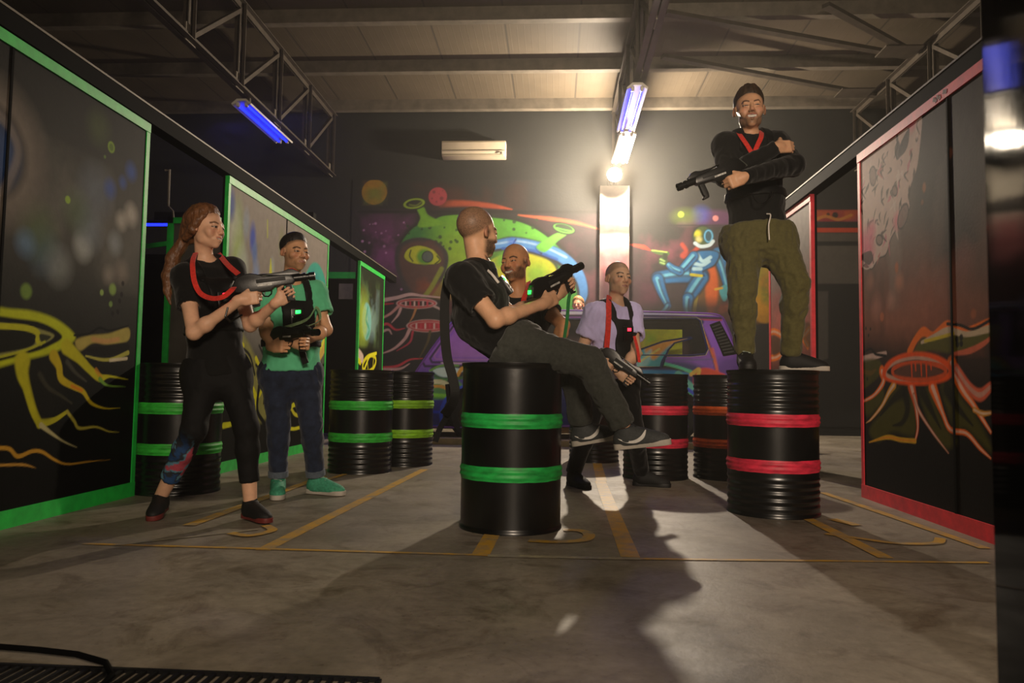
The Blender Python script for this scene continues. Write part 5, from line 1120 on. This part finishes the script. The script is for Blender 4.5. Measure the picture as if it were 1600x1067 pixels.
        E((.05,.05,0),(.056,.055,.039),0); E((.115,.045,0),(.08,.05,.043)); E((.205,.032,.002),(.075,.038,.049)); F_.add(rcone(pt(.085,.085),pt(.2,.045),.034*k,.028*k),.03)
        F_.add(rcone(pt(.06,.06),pt(.06,.115+high),.045*k,.046*k,[(pt(.06,.105+high),u)]),.02)
        F_.cut(pt(0,.016),-u)
        P,Q=F_.mesh(); o=s.link('shoe',P,Q,m)
        out=[(-.008,0),(.0,.026),(.03,.038),(.1,.038),(.16,.045),(.21,.052),(.25,.046),(.277,.028),(.285,.0),(.277,-.026),(.25,-.04),(.21,-.046),(.16,-.04),(.1,-.034),(.03,-.036),(0,-.025)]
        mb=MB().prism([(a*k,c*k) for a,c in catmull(np.array(out),3,True)],0,sole_h*k,.007*k,R=np.stack([f,u,l]),c=B0-s.B); mb.build('sole',solem,o)
        if laces:
            z=[]
            for i in range(6): z.append(pt(.1+.016*i,.121-.0098*i,(-1)**i*.022)-s.B)
            MB().tube(z,.0045*k,6).build('laces',laces,o)
        if swoosh:
            for side in(-1,1):
                top=[(.02,.058),(.06,.044),(.1,.043),(.135,.06),(.16,.087)]; bot=[(.165,.084),(.15,.05),(.115,.03),(.08,.03),(.05,.038)]
                pl=np.array(top+bot); hit=[]
                tr=catmull(pl,4,True); V=[]
                for off in(.0,.003):
                    for a,b in tr:
                        wdt=np.interp(a,[0,.05,.115,.2],[.036,.0415,.0435,.05])*math.sqrt(max(.1,1-((b-.042)/.06)**2)); V.append(pt(a,b,side*(wdt+.0015+off))-s.B)
                n=len(tr); MB().raw(V,[tuple(range(n)),tuple(range(n,2*n))[::-1]]+[(i,(i+1)%n,n+(i+1)%n,n+i) for i in range(n)]).build('swoosh',swoosh,o)
        return o
    def hair(s,m,thick=.012,spike=0.,plane=(.70,.012),name='hair',extra=(),amp=.002,fs=(150,150,40),soft=.03):
        pts=[s.hp(x,y,z) for x in(-.13,.13) for y in(-.2,.16) for z in(-.14,.18)]+[p for e in extra for p in(e[0],e[1])]
        F_=Sdf(*s.bbox(pts,.05),.0045 if s.near else .006); R=s.HR; hs=s.hs
        F_.add(ellip(s.hp(0,-.018,.034),[.077*hs,.097*hs,.087*hs],R),0)
        a,b=plane
        def reg(X,Y,Z):
            x=((X-s.hc[0])*s.hr[0]+(Y-s.hc[1])*s.hr[1]+(Z-s.hc[2])*s.hr[2])/hs; y=((X-s.hc[0])*s.hf[0]+(Y-s.hc[1])*s.hf[1]+(Z-s.hc[2])*s.hf[2])/hs; z=((X-s.hc[0])*s.hu[0]+(Y-s.hc[1])*s.hu[1]+(Z-s.hc[2])*s.hu[2])/hs
            return np.maximum(-(z-a*y-b-.25*np.maximum(np.abs(x)-.045,0)*(y>.02))*.8,-(z+.075))*hs
        rg=reg(*F_.grid((slice(None),)*3)); F_.D=(F_.D-thick*hs*np.clip(-rg/(soft*hs),0,1)**.8+.003*np.clip(rg/.004+1,0,1)+np.maximum(rg,0)*.3).astype(np.float32)
        for (p,q,r0,r1,k) in extra: F_.add(rcone(p,q,r0,r1),k)
        P,Q=F_.mesh(); N=vnormals(P,Q); x,y,z=s.loc(P); n=fbm(np.stack([x*fs[0],y*fs[1],z*fs[2]],-1),3,7)-.5
        sp_=spike*np.clip((y+.02)/.08,0,1)*np.clip((z-.07)/.05,0,1)
        P=P+N*(amp*2*n)[:,None]+(s.hu*1.)[None]*((sp_*(.4+1.6*np.clip(vnoise(np.stack([x*70,y*70,0*x],-1),3),0,1)))*s.hs)[:,None]
        return s.link(name,P,Q,m)
    def vest(s,m,ease=.03,front=True,back=True,led=LEDG,belt=True,box=True,name='vest',w=.115,low=.24,straps=True,bz=0.,bd=0.):
        """harness: front and back plates, shoulder straps, waist belt and a glowing sensor"""
        k=s.s; pts=[s.P,s.Sm,s.J['N'],s.J['SL'],s.J['SR'],s.C]; F_=Sdf(*s.bbox(pts,.22),.0085)
        for p in s.trunk(ease): F_.add(p,.05)
        O=s.Sm
        def reg(X,Y,Z):
            def dot(v): return (X-O[0])*v[0]+(Y-O[1])*v[1]+(Z-O[2])*v[2]
            a,f,z=dot(s.latS)/k,dot(s.fw)/k,dot(s.sp)/k; B=lambda v,lo,hi: np.maximum(lo-v,v-hi)
            r=np.full(a.shape,9.)
            pl=np.maximum(B(np.abs(a),-1,w),B(z,-low-.06,-.05))
            if front: r=np.minimum(r,np.maximum(pl,-f))
            if back: r=np.minimum(r,np.maximum(pl,f))
            if straps: r=np.minimum(r,np.maximum(B(np.abs(a),.062,.112),-.07-z))
            if belt: r=np.minimum(r,B(z,-low-.11,-low-.06))
            return r*k
        F_.keep(reg); P,Q=F_.mesh(); o=s.link(name,P,Q,m)
        sides=([1] if front else [])+([-1] if back else [])
        if box:
            dep=(.122*(.9 if s.fem else 1.)*k+ease+.012)
            for sg in sides:
                c=s.C+s.fw*sg*(dep-bd)+s.sp*(-.02+bz)*k+s.latS*(.0)*k; R=np.stack([s.latS,s.fw,s.sp])
                b=MB().box(c-s.B,(.045*k,.014*k,.055*k),R,.008).build('sensor_box',GUNM,o); MB().box(c+s.fw*sg*.014*k+s.sp*.03*k-s.B,(.016*k,.005*k,.011*k),R,.003).build('sensor_light',led,b)
                MB().box(c+s.fw*sg*.0145*k-s.sp*.015*k-s.B,(.034*k,.002*k,.024*k),R,.002).build('sensor_window',GLOSSB,b)
        return o
    def strapline(s,name,m,pts,w=.028,t=.004,nor=None,parent=None):
        P=catmull(np.array(pts),6); n=nor if nor is not None else s.fw
        return MB().strap([p-s.B for p in P],w,t,n).build(name,m,parent or s.root)
GLOSSB=mat('glossy_black',(.02,.02,.02),.1,var=.1,spec=.6)
def grip(fig,g,w,which,back=.078,side=.03,dz=0.,tilt=0.,curl=(62,78,50),dx=0.):
    """close hand w of the figure on a grip of the gun and set its wrist"""
    c=gp(g,(.0 if which=='p' else .205)+dx,0,(-.048 if which=='p' else -.03)+dz); sg=1 if w=='R' else -1
    d=nrm(g['x']*math.cos(tilt)+g['z']*math.sin(tilt)); th=nrm(g['z']*math.cos(tilt)-g['x']*math.sin(tilt)); n=g['y']*sg
    fig['W'+w]=c-d*back-n*side
    return (w,d,n,th,curl)
# ---------------------------------------------------------------- the seven players
BLKC=cloth('black_cotton',(.024,.024,.025)); BLKV=cloth('black_nylon_vest',(.018,.018,.019),rough=.6,sheen=.05); REDS=cloth('red_webbing','#d8352a',bump=.05)
GRNS=cloth('green_webbing','#2f8a48',bump=.05); DGREY=cloth('charcoal_denim','#3d3f3a'); OLIVE=cloth('olive_cotton','#5c5732',.2); NAVY=cloth('dark_blue_denim','#222b40',.45,scale=18)
NAVYC=cloth('turned_denim_cuff','#5a6470'); WHT=cloth('uv_tinted_white_cotton','#cfc6fa',.06); MINT=cloth('mint_cotton','#62c795',.12,scale=12); LEGG=cloth('black_leggings',(.016,.016,.017))  # white shirt: lavender of the ultraviolet glow is mixed into its colour
SHB=mat('black_shoe_mesh',(.04,.04,.042),.7,var=.3,scale=90,bump=.15,bscale=300); SHG=mat('green_shoe_knit','#3f9a78',.75,var=.35,scale=60,bump=.15,bscale=300); SOLW=mat('pale_rubber_sole','#b8b0a4',.6); SOLB=mat('dark_rubber_sole',(.05,.05,.05),.6); SOLR=mat('red_tinted_sole','#6a2420',.6)
SWO=mat('white_shoe_trim','#e8e4de',.5); SHGR=mat('charcoal_shoe_mesh','#3c3f40',.75,var=.3,scale=90,bump=.15,bscale=300); HAIRD=mat('dark_brown_hair','#3a2817',.5,var=.5,scale=60,stretch=(1,1,.25),bump=.4,bscale=180); HAIRR=mat('auburn_hair','#70482a',.42,var=.5,scale=50,stretch=(1,1,.2),bump=.4,bscale=160); LACEW=mat('pale_laces','#a8b8a8',.7); CORD=mat('white_cord','#e0d8d0',.7)
def G(px,Y,z=.095):
    d=ray(px,600); x=CAM[0]+d[0]/d[1]*Y; return V3(x,Y,z)
UP=V3(0,0,1)
# ---- man standing on the drum
g=guns['stand']; Z0=.862
J=dict(HR=at(1163,374,4.64),HL=at(1209,374,4.66),KR=at(1160,455,4.52),KL=at(1243,443,4.55),AR=G(1164,4.56,Z0+.095),AL=G(1236,4.64,Z0+.095),N=at(1170,214,4.66),SR=at(1134,228,4.63),SL=at(1212,226,4.66),ER=at(1136,276,4.5),EL=at(1240,258,4.5))
J['TR']=J['AR']+V3(-.03,-.2,0); J['TL']=J['AL']+V3(.2,-.05,0); J['WR']=at(1213,230,4.42)
f=Fig('man in a black long-sleeved top and olive trousers standing arms crossed on a drum',J,dict(c=at(1171,171,4.61),f=(-.12,-1,-.05),u=(-.03,0,1),s=1.1,smile=1.,open=1.2,eye=.5,haircol='#4a3320',brow='#33231a',beard=.72,buzz=.6,lip='#b0665a'),1.,'#dba883',base=(RDX,RDY,Z0))
h=grip(f.J,g,'L','p'); f.hand(*h); f.hand('R',nrm(V3(.85,.25,.12)),nrm(V3(-.1,1,-.1)),nrm(V3(0,0,1)),(30,35,25))
f.body()
def redv(P): return None
f.shirt(BLKC,long=True,name='long_sleeved_top',hem=.0,ease=.02,neck=.068,amp=.006)
f.trousers(OLIVE,.036,-.004,.99,.09,amp=.012)
f.shoe('R',SHB,SOLB,laces=LACEW); f.shoe('L',SHB,SOLW,laces=SHB)
f.hair(HAIRD,.013,.02,(.6,.024),soft=.05)
f.strapline('neck_strap',REDS,[at(1151,203,4.68),at(1153,206,4.585),at(1159,215,4.52),at(1168,228,4.495),at(1176,242,4.49)],.028,nor=V3(0,-1,.3)); f.strapline('neck_strap',REDS,[at(1191,204,4.68),at(1190,207,4.585),at(1189,215,4.52),at(1183,228,4.495),at(1178,242,4.49)],.028,nor=V3(0,-1,.3))
f.vest(BLKV,.036,box=False,led=LEDR,name='harness_vest',w=.1)
c_=[at(1198,334,4.49),at(1204,336,4.47),at(1201,352,4.455),at(1202,375,4.45)]
MB().tube([p-f.B for p in catmull(np.array(c_),6)],.0042,8).build('drawstring',CORD,f.root)
c_=[at(1175,303,4.46),at(1182,315,4.42),at(1192,318,4.42),at(1204,308,4.44),at(1206,300,4.46)]
MB().tube([p-f.B for p in catmull(np.array(c_),6)],.004,8).build('vest_cable',GUNM,f.root)
# ---- man sitting on the front drum
g=guns['sit']; YB=fy
J=dict(HR=at(803,538,YB-.09),HL=at(806,536,YB+.1),KR=at(921,566,YB-.11),KL=at(898,570,YB+.16),AR=at(977,672,YB-.07),AL=at(908,668,YB+.22),N=at(743,414,YB),SR=at(722,437,YB-.18),SL=at(737,429,YB+.19),ER=at(774,500,YB-.25),EL=at(798,492,YB+.2))
J['W']=at(742,500,YB)
J['TR']=J['AR']+V3(.2,-.02,.03); J['UR']=nrm(V3(-.13,0,1)); J['TL']=J['AL']+V3(.2,-.02,.045); J['UL']=nrm(V3(-.2,0,1))
f=Fig('bearded man in black sitting on the front drum, seen from behind his right side',J,dict(c=at(746,362,YB+.02),f=(.72,.68,.0),u=(.04,0,1),s=1.09,beard=1.,buzz=.85,haircol='#1e140d',recede=.7),1.02,'#deac88',base=(J['HR'][0],YB,Z0))
h=grip(f.J,g,'R','p'); f.hand(*h); h=grip(f.J,g,'L','f',tilt=.3); f.hand(*h)
f.body(); f.shirt(BLKC,.62,.02,.06,amp=.007,neck=.07); f.trousers(DGREY,.02,.014,.93,.06,amp=.009)
f.shoe('R',SHGR,SOLW,swoosh=SWO,laces=SHGR); f.shoe('L',SHGR,SOLW,swoosh=SWO,laces=SHGR)
v=f.vest(BLKV,.022,w=.09,name='harness_vest',belt=False,bz=-.0,bd=.012)
P=[at(700,436,YB-.1),at(695,470,YB-.12),at(695,520,YB-.14),at(699,560,YB-.16),at(706,585,YB-.17),at(711,612,YB-.18),at(706,632,YB-.17),at(694,648,YB-.15)]
f.strapline('hanging_strap',BLKV,P,.05,.006,V3(.4,-1,0),v); f.strapline('hanging_strap',BLKV,[at(700,600,YB-.16),at(702,640,YB-.13),at(688,668,YB-.12),at(680,690,YB-.12)],.03,.005,V3(.4,-1,0),v)
f.strapline('shoulder_cord',CORD,[at(757,418,YB-.09),at(768,428,YB-.12),at(779,442,YB-.13)],.014,.004,V3(.5,-1,.3),v)
g0=g; o=guns['sit']['o']
P=[gp(g,.23,.02,-.08),at(889,465,YB+.1),at(886,500,YB+.1),at(882,528,YB+.12),at(880,560,YB+.14)]
MB().strap(list(catmull(np.array([np.array(o.matrix_world.inverted()@Vector(p)) for p in P]),5)),.028,.004,(0,1,0)).build('green_strap',GRNS,o)['label']='green webbing strap hanging from the gun'
# ---- smiling man behind him
gun('bald','black laser gun half hidden behind the sitting man, held by the smiling bald man',at(868,535,4.5),at(805,550,4.35),None)
g=guns['bald']; YC=4.72
J=dict(HR=at(790,580,YC),HL=at(832,580,YC+.03),KR=at(788,690,YC),KL=at(835,690,YC),AR=G(787,YC),AL=G(838,YC),N=at(808,458,YC+.02),SR=at(772,474,YC+.02),SL=at(846,476,YC+.02),ER=at(768,528,YC-.02),EL=at(880,508,YC-.1))
J['TR']=J['AR']+V3(-.05,-.2,0); J['TL']=J['AL']+V3(.05,-.2,0)
f=Fig('smiling bald bearded man with a red neck strap, standing behind the sitting man',J,dict(c=at(805,411,YC-.02),f=(-.42,-.9,-.02),u=(-.14,0,1),s=1.08,smile=1.,open=.9,eye=.5,beard=.93,haircol='#22160f',brow='#2a1c14',buzz=.12),.98,'#d89a6c')
h=grip(f.J,g,'L','p',dz=-.0); f.hand(*h); h=grip(f.J,g,'R','f'); f.hand(*h)
f.body(); f.shirt(BLKC,.5,.018,.12); f.trousers(LEGG,.02,.01,1.0)
for w in'LR': f.shoe(w,SHB,SOLB)
f.vest(BLKV,.034,name='harness_vest')
f.strapline('neck_strap',REDS,[at(826,440,YC+.03),at(824,452,YC-.12),at(818,470,YC-.17),at(815,500,YC-.19)],.032,nor=V3(-.3,-1,.2))
# ---- man in the white t-shirt
g=guns['white']; YD=5.62
J=dict(HR=at(940,592,YD+.02),HL=at(975,592,YD-.02),KR=at(918,670,YD-.05),KL=at(990,672,YD-.1),AR=G(897,5.62),AL=G(1003,5.72),N=at(962,474,YD+.02),SR=at(930,491,YD-.1),SL=at(985,490,YD+.1),ER=at(908,548,YD-.06),EL=at(993,552,YD-.1))
J['TR']=J['AR']+V3(.1,-.18,0); J['TL']=J['AL']+V3(.2,-.06,0)
f=Fig('shaven-headed man in a white t-shirt and black vest walking with his gun lowered',J,dict(c=at(966,435,YD-.02),f=(.42,-.9,.02),u=(.06,0,1),s=1.1,beard=.3,buzz=.75,haircol='#3a281c',brow='#3a281c',browlift=.003,eye=.85,recede=.4),1.0,'#dbb090')
h=grip(f.J,g,'R','p'); f.hand(*h); h=grip(f.J,g,'L','f'); f.hand(*h)
f.body(); f.shirt(WHT,.62,.026,.0,amp=.007); f.trousers(LEGG,.018,.008,1.0)
for w in'LR': f.shoe(w,SHB,SOLB,laces=SHB)
f.vest(BLKV,.038,led=LEDR,back=True,name='harness_vest',w=.1)
f.strapline('neck_strap',REDS,[at(952,462,YD-.02),at(951,476,YD-.14),at(951,500,YD-.18),at(949,530,YD-.19),at(947,552,YD-.2)],.04,nor=V3(.2,-1,.2))
f.strapline('neck_strap',REDS,[at(991,525,YD-.2),at(996,545,YD-.22),at(999,566,YD-.24)],.022,nor=V3(.2,-1,.2))
# ---- face looking over the van roof
YE=12.2; cr=at(903,470,YE); zt=.52
t=empty('crate','wooden crate behind the van, under the person peering over the roof','crate',(cr[0],YE,0)); MB().box((0,0,zt/2),(.35,.24,zt/2),bev=.01).build('box',mat('crate_wood','#6a5236',.8,var=.4,stretch=(1,1,6)),t)
H=cr
J=dict(HR=H+V3(-.1,0,-.76),HL=H+V3(.1,0,-.76),KR=H+V3(-.1,-.0,-1.2),KL=H+V3(.1,0,-1.2),AR=V3(H[0]-.1,YE+.03,zt+.095),AL=V3(H[0]+.1,YE+.03,zt+.095),N=H+V3(0,.02,-.17),SR=H+V3(-.18,0,-.25),SL=H+V3(.18,0,-.25),ER=H+V3(-.21,.03,-.52),EL=H+V3(.21,.03,-.52),WR=H+V3(-.2,-.02,-.76),WL=H+V3(.2,-.02,-.76))
J['KR'][2]=J['KL'][2]=(J['HR'][2]+zt)/2+.03
J['TR']=J['AR']+V3(0,-.2,0); J['TL']=J['AL']+V3(0,-.2,0)
f=Fig('person peering over the van roof, only the smiling face showing',J,dict(c=at(903,476,YE),f=(-.25,-.95,.0),s=1.15,smile=.8,open=.4,haircol='#8a6a44',buzz=.7),.98,'#c29070',near=False,base=(cr[0],YE,zt))
for w,sg in(('R',-1),('L',1)): f.hand(w,-UP,V3(-sg,0,0),V3(0,-1,0),(15,20,15))
f.body(); f.shirt(BLKC,.5,.018,.12); f.trousers(LEGG,.016,.008,1.0)
for w in'LR': f.shoe(w,SHB,SOLB)
f.hair(mat('fair_brown_hair','#a07a4c',.5,var=.4,scale=60),.012,.01)
# ---- woman
g=guns['woman']; YF_=3.95
J=dict(HR=at(318,584,YF_-.02),HL=at(362,584,YF_+.04),KR=at(303,672,YF_-.12),KL=at(385,668,YF_-.05),AR=V3(*at(252,762,4.0)),AL=V3(*at(392,762,3.93)),N=at(319,408,YF_+.03),SR=at(289,432,YF_-.09),SL=at(363,421,YF_+.1),ER=at(303,520,YF_-.24),EL=at(391,508,YF_-.02))
J['AR'][2]=.105; J['AL'][2]=.092; J['TR']=J['AR']+V3(.05,-.2,0); J['TL']=J['AL']+V3(.17,-.13,0); J['UR']=nrm(V3(.0,-.12,1))
f=Fig('woman with auburn ponytail in black t-shirt and leggings aiming a gun to the right',J,dict(c=at(322,355,YF_-.02),f=(.965,-.24,-.05),u=(.0,0,1),s=1.0,open=.35,smile=.4,eye=.9,lip='#c06a60',brow='#5a3820',haircol='#6a3c1e',buzz=.5),.97,'#e0b090',fem=True)
h=grip(f.J,g,'R','p'); f.hand(*h); h=grip(f.J,g,'L','f',tilt=.45,dz=-.01); f.hand(*h)
f.body(); f.shirt(BLKC,.55,.014,.02,amp=.004,neck=.06)
def legc(P):
    C=np.tile(np.array([.004,.004,.0045]),(len(P),1)); n=fbm(P*14,3,4); K=f.J['KR']; A=f.J['AR']; d=nrm(A-K); t=((P-K)@d)/np.linalg.norm(A-K)
    m=(sstep(-.05,.3,t)*((P-K)@V3(-.8,-.5,0)>.0)*(P[:,0]<f.P[0]))[:,None]
    pal=np.where((n>.55)[:,None],lin('#b04a5a'),np.where((n>.47)[:,None],lin('#5a8aa0'),np.where((n<.4)[:,None],lin('#2a4a78'),lin('#30343c')))); return C*(1-m)+pal*m
LEGP=mat('printed_leggings',None,.8,attr='Col',var=.15,scale=60,spec=.25)
f.trousers(LEGP,.006,.006,.8,.1,'leggings',.003,col=legc,ends=dict(R=.72,L=.72))
f.shoe('R',SHB,SOLR,laces=SHB); f.shoe('L',SHB,SOLR,laces=SHB)
hp=f.hp; ex=[(hp(0,-.1,.02),hp(0,-.118,-.05),.055,.05,.03),(hp(0,-.118,-.05),hp(.01,-.135,-.075),.03,.022,.01),(hp(.01,-.135,-.075),at(270,405,3.95),.03,.04,.01),(at(270,405,3.95),at(263,432,3.93),.034,.036,.01),(at(263,432,3.93),at(262,455,3.92),.036,.022,.01),(at(262,455,3.92),at(266,475,3.9),.022,.006,.01),(hp(.075,.0,.03),hp(.078,-.02,-.035),.02,.016,.02),(hp(-.075,.0,.03),hp(-.078,-.02,-.035),.02,.016,.02),(hp(.07,-.03,-.02),hp(.05,-.09,-.07),.026,.02,.02),(hp(-.07,-.03,-.02),hp(-.05,-.09,-.07),.026,.02,.02),(hp(.066,.03,.05),hp(.08,.0,.0),.014,.012,.02)]
f.hair(HAIRR,.02,.0,(.95,.012),soft=.06,extra=ex,amp=.0045,fs=(170,60,40))
MB().tube([hp(.01+.027*math.cos(a),-.135+.008,-.072+.027*math.sin(a))-f.B for a in np.linspace(0,6.28,13)],.005,6).build('hair_tie',BLKV,f.root)
f.vest(BLKV,.028,led=LEDR,back=True,name='harness_vest',w=.095,bd=-.04,bz=-.03)
v=[o for o in f.root.children if o.name.startswith('harness')][0]
o=g['o']; mi=o.matrix_world.inverted()
f.strapline('neck_strap',REDS,[at(306,395,YF_-.03),at(302,404,YF_-.13),at(301,417,YF_-.2),at(304,440,YF_-.24),at(313,458,YF_-.25),at(330,466,YF_-.28),at(348,464,YF_-.3),at(362,453,YF_-.28),at(369,444,YF_-.2)],.026,nor=V3(.2,-1,.25))
f.strapline('neck_strap',REDS,[at(341,396,YF_+.1),at(346,402,YF_+.02),at(357,415,YF_-.12),at(372,428,YF_-.2)],.028,nor=V3(.2,-1,.35))
MB().tube([at(378,492,3.62)-f.B,at(360,503,3.66)-f.B,at(352,495,3.67)-f.B,at(356,480,3.68)-f.B],.005,8).build('vest_cable',GUNM,v)
# ---- man in the mint t-shirt
g=guns['mint']; YG=4.82
J=dict(HR=at(433,584,YG),HL=at(477,584,YG+.06),KR=at(435,664,YG-.06),KL=at(486,662,YG+.0),AR=V3(*at(435,742,YG-.02)),AL=V3(*at(494,738,YG+.1)),N=at(456,442,YG+.04),SR=at(420,462,YG-.06),SL=at(490,458,YG+.1),ER=at(416,515,YG-.1),EL=at(509,515,YG+.06))
for w in'RL': J['A'+w][2]=.1
J['TR']=J['AR']+V3(.07,-.2,0); J['TL']=J['AL']+V3(.2,-.06,0)
f=Fig('dark-haired man in a mint green t-shirt and cuffed jeans standing behind the woman',J,dict(c=at(461,394,YG),f=(.74,-.67,-.05),s=1.02,beard=.45,haircol='#1d1511',buzz=.85,eye=.7),1.02,'#d8a47c')
h=grip(f.J,g,'R','p'); f.hand(*h); h=grip(f.J,g,'L','f'); f.hand(*h)
f.body()
f.shirt(MINT,.6,.026,-.02,amp=.006); f.trousers(NAVY,.012,.008,.86,amp=.006)
for w in'RL':
    A,K=f.J['A'+w],f.J['K'+w]; d=nrm(A-K); c0=K+(A-K)*.82; c1=K+(A-K)*.93
    R=np.stack([nrm(np.cross(V3(0,1,0),d)),np.cross(d,nrm(np.cross(V3(0,1,0),d))),d]); L=np.linalg.norm(c1-c0)
    MB().lathe([(.058,0),(.065,.002),(.065,L),(.058,L+.002),(.052,L-.02)],32,c=c0-f.B,R=R).build('trouser_cuff',NAVYC,f.root)
f.shoe('R',SHG,SOLW,laces=LACEW); f.shoe('L',SHG,SOLW,laces=LACEW)
f.hair(mat('black_hair','#1c1410',.5,var=.4,scale=60,bump=.3,bscale=200),.012,.006,(.62,.026),soft=.06)
v=f.vest(BLKV,.036,back=True,name='harness_vest',w=.105)
f.strapline('neck_strap',REDS,[at(440,430,YG+.1),at(446,424,YG-.1),at(456,421,YG-.12),at(465,425,YG-.1)],.018,nor=V3(.3,-1,.5))
P=[gp(g,-.1,-.02,.08),at(478,500,YG-.2),at(494,480,YG-.08),at(500,500,YG-.14),gp(g,.22,.0,.09)]
MB().strap(list(catmull(np.array([np.array(g['o'].matrix_world.inverted()@Vector(p)) for p in P]),5)),.024,.004,(0,1,0)).build('pale_green_strap',cloth('pale_green_webbing','#8aa878'),g['o'])['label']='pale green webbing sling of the gun'
MB().strap([at(472,548,YG-.165)-f.B,at(475,560,YG-.17)-f.B,at(478,568,YG-.168)-f.B],.04,.006,V3(0,-1,0)).build('belt_end',BLKV,f.root)
# ---------------------------------------------------------------- camera, lights, world
cam=bpy.data.cameras.new('camera'); co=bpy.data.objects.new('camera',cam); COL.objects.link(co)
cam.sensor_width=36; cam.lens=36*F/1600; cam.clip_start=.05; cam.clip_end=60
co.matrix_world=Matrix([[*CM[0],CAM[0]],[*CM[1],CAM[1]],[*CM[2],CAM[2]],[0,0,0,1]])
cam.dof.use_dof=True; cam.dof.focus_distance=4.4; cam.dof.aperture_fstop=5.6
sc=bpy.context.scene; sc.camera=co
w=bpy.data.worlds.new('world'); sc.world=w; w.use_nodes=True
w.node_tree.nodes['Background'].inputs['Color'].default_value=(.02,.022,.03,1); w.node_tree.nodes['Background'].inputs['Strength'].default_value=.1
def area(name,loc,tgt,size,power,col,shape='RECTANGLE',sy=None,spread=None):
    l=bpy.data.lights.new(name,'AREA'); l.shape=shape; l.size=size; l.size_y=sy or size; l.energy=power; l.color=col
    if spread: l.spread=math.radians(spread)
    o=bpy.data.objects.new(name,l); COL.objects.link(o); o.location=loc
    o.rotation_euler=(Vector(tgt)-Vector(loc)).to_track_quat('-Z','Y').to_euler(); return o
l=bpy.data.lights.new('work_lamp_light','POINT'); l.energy=LAMP_W; l.color=(1,.83,.62); l.shadow_soft_size=.07
o=bpy.data.objects.new('work_lamp_light',l); COL.objects.link(o); o.location=(LP[0],LP[1]-.14,LP[2])
# unseen soft fill behind the camera, added to brighten the faces
area('rear_fill_light',(1.0,-2.7,2.6),(.3,5,1.4),.9,FILL_W*1.9,(1,.80,.6),sy=.7,spread=110)
area('tube_and_fill_light',(1.3,5.4,4.5),(.6,12.,1.5),1.4,FILL_W*.75,(1,.82,.62),sy=.3)  # added overhead fill for van, mural and people; no fixture hangs here
area('tube_and_fill_light',(1.0,11.35,4.45),(1.0,11.35,0),.3,TUBE_W,(1,.85,.65),sy=1.7)
area('uv_light',(-4.0,9.6,4.3),(-3.4,9.6,0),.25,UV_W,(.12,.15,1),sy=1.4)
area('uv_light',(.93,9.6,4.4),(.93,9.6,0),.25,UV_W,(.12,.15,1),sy=1.4)
sc.view_settings.view_transform='Standard'; sc.view_settings.look='None'; sc.view_settings.gamma=1; sc.view_settings.exposure=EXPO
sc.view_settings.use_curve_mapping=False
sc.cycles.max_bounces=6; sc.cycles.use_denoising=True; sc.cycles.sample_clamp_indirect=4

if HAZE>0:
    nt=w.node_tree; pv=nt.nodes.new('ShaderNodeVolumeScatter'); pv.inputs['Density'].default_value=HAZE; pv.inputs['Anisotropy'].default_value=.65; pv.inputs['Color'].default_value=(1,.95,.84,1)
    nt.links.new(pv.outputs['Volume'],nt.nodes['World Output'].inputs['Volume'])
    sc.cycles.volume_bounces=0
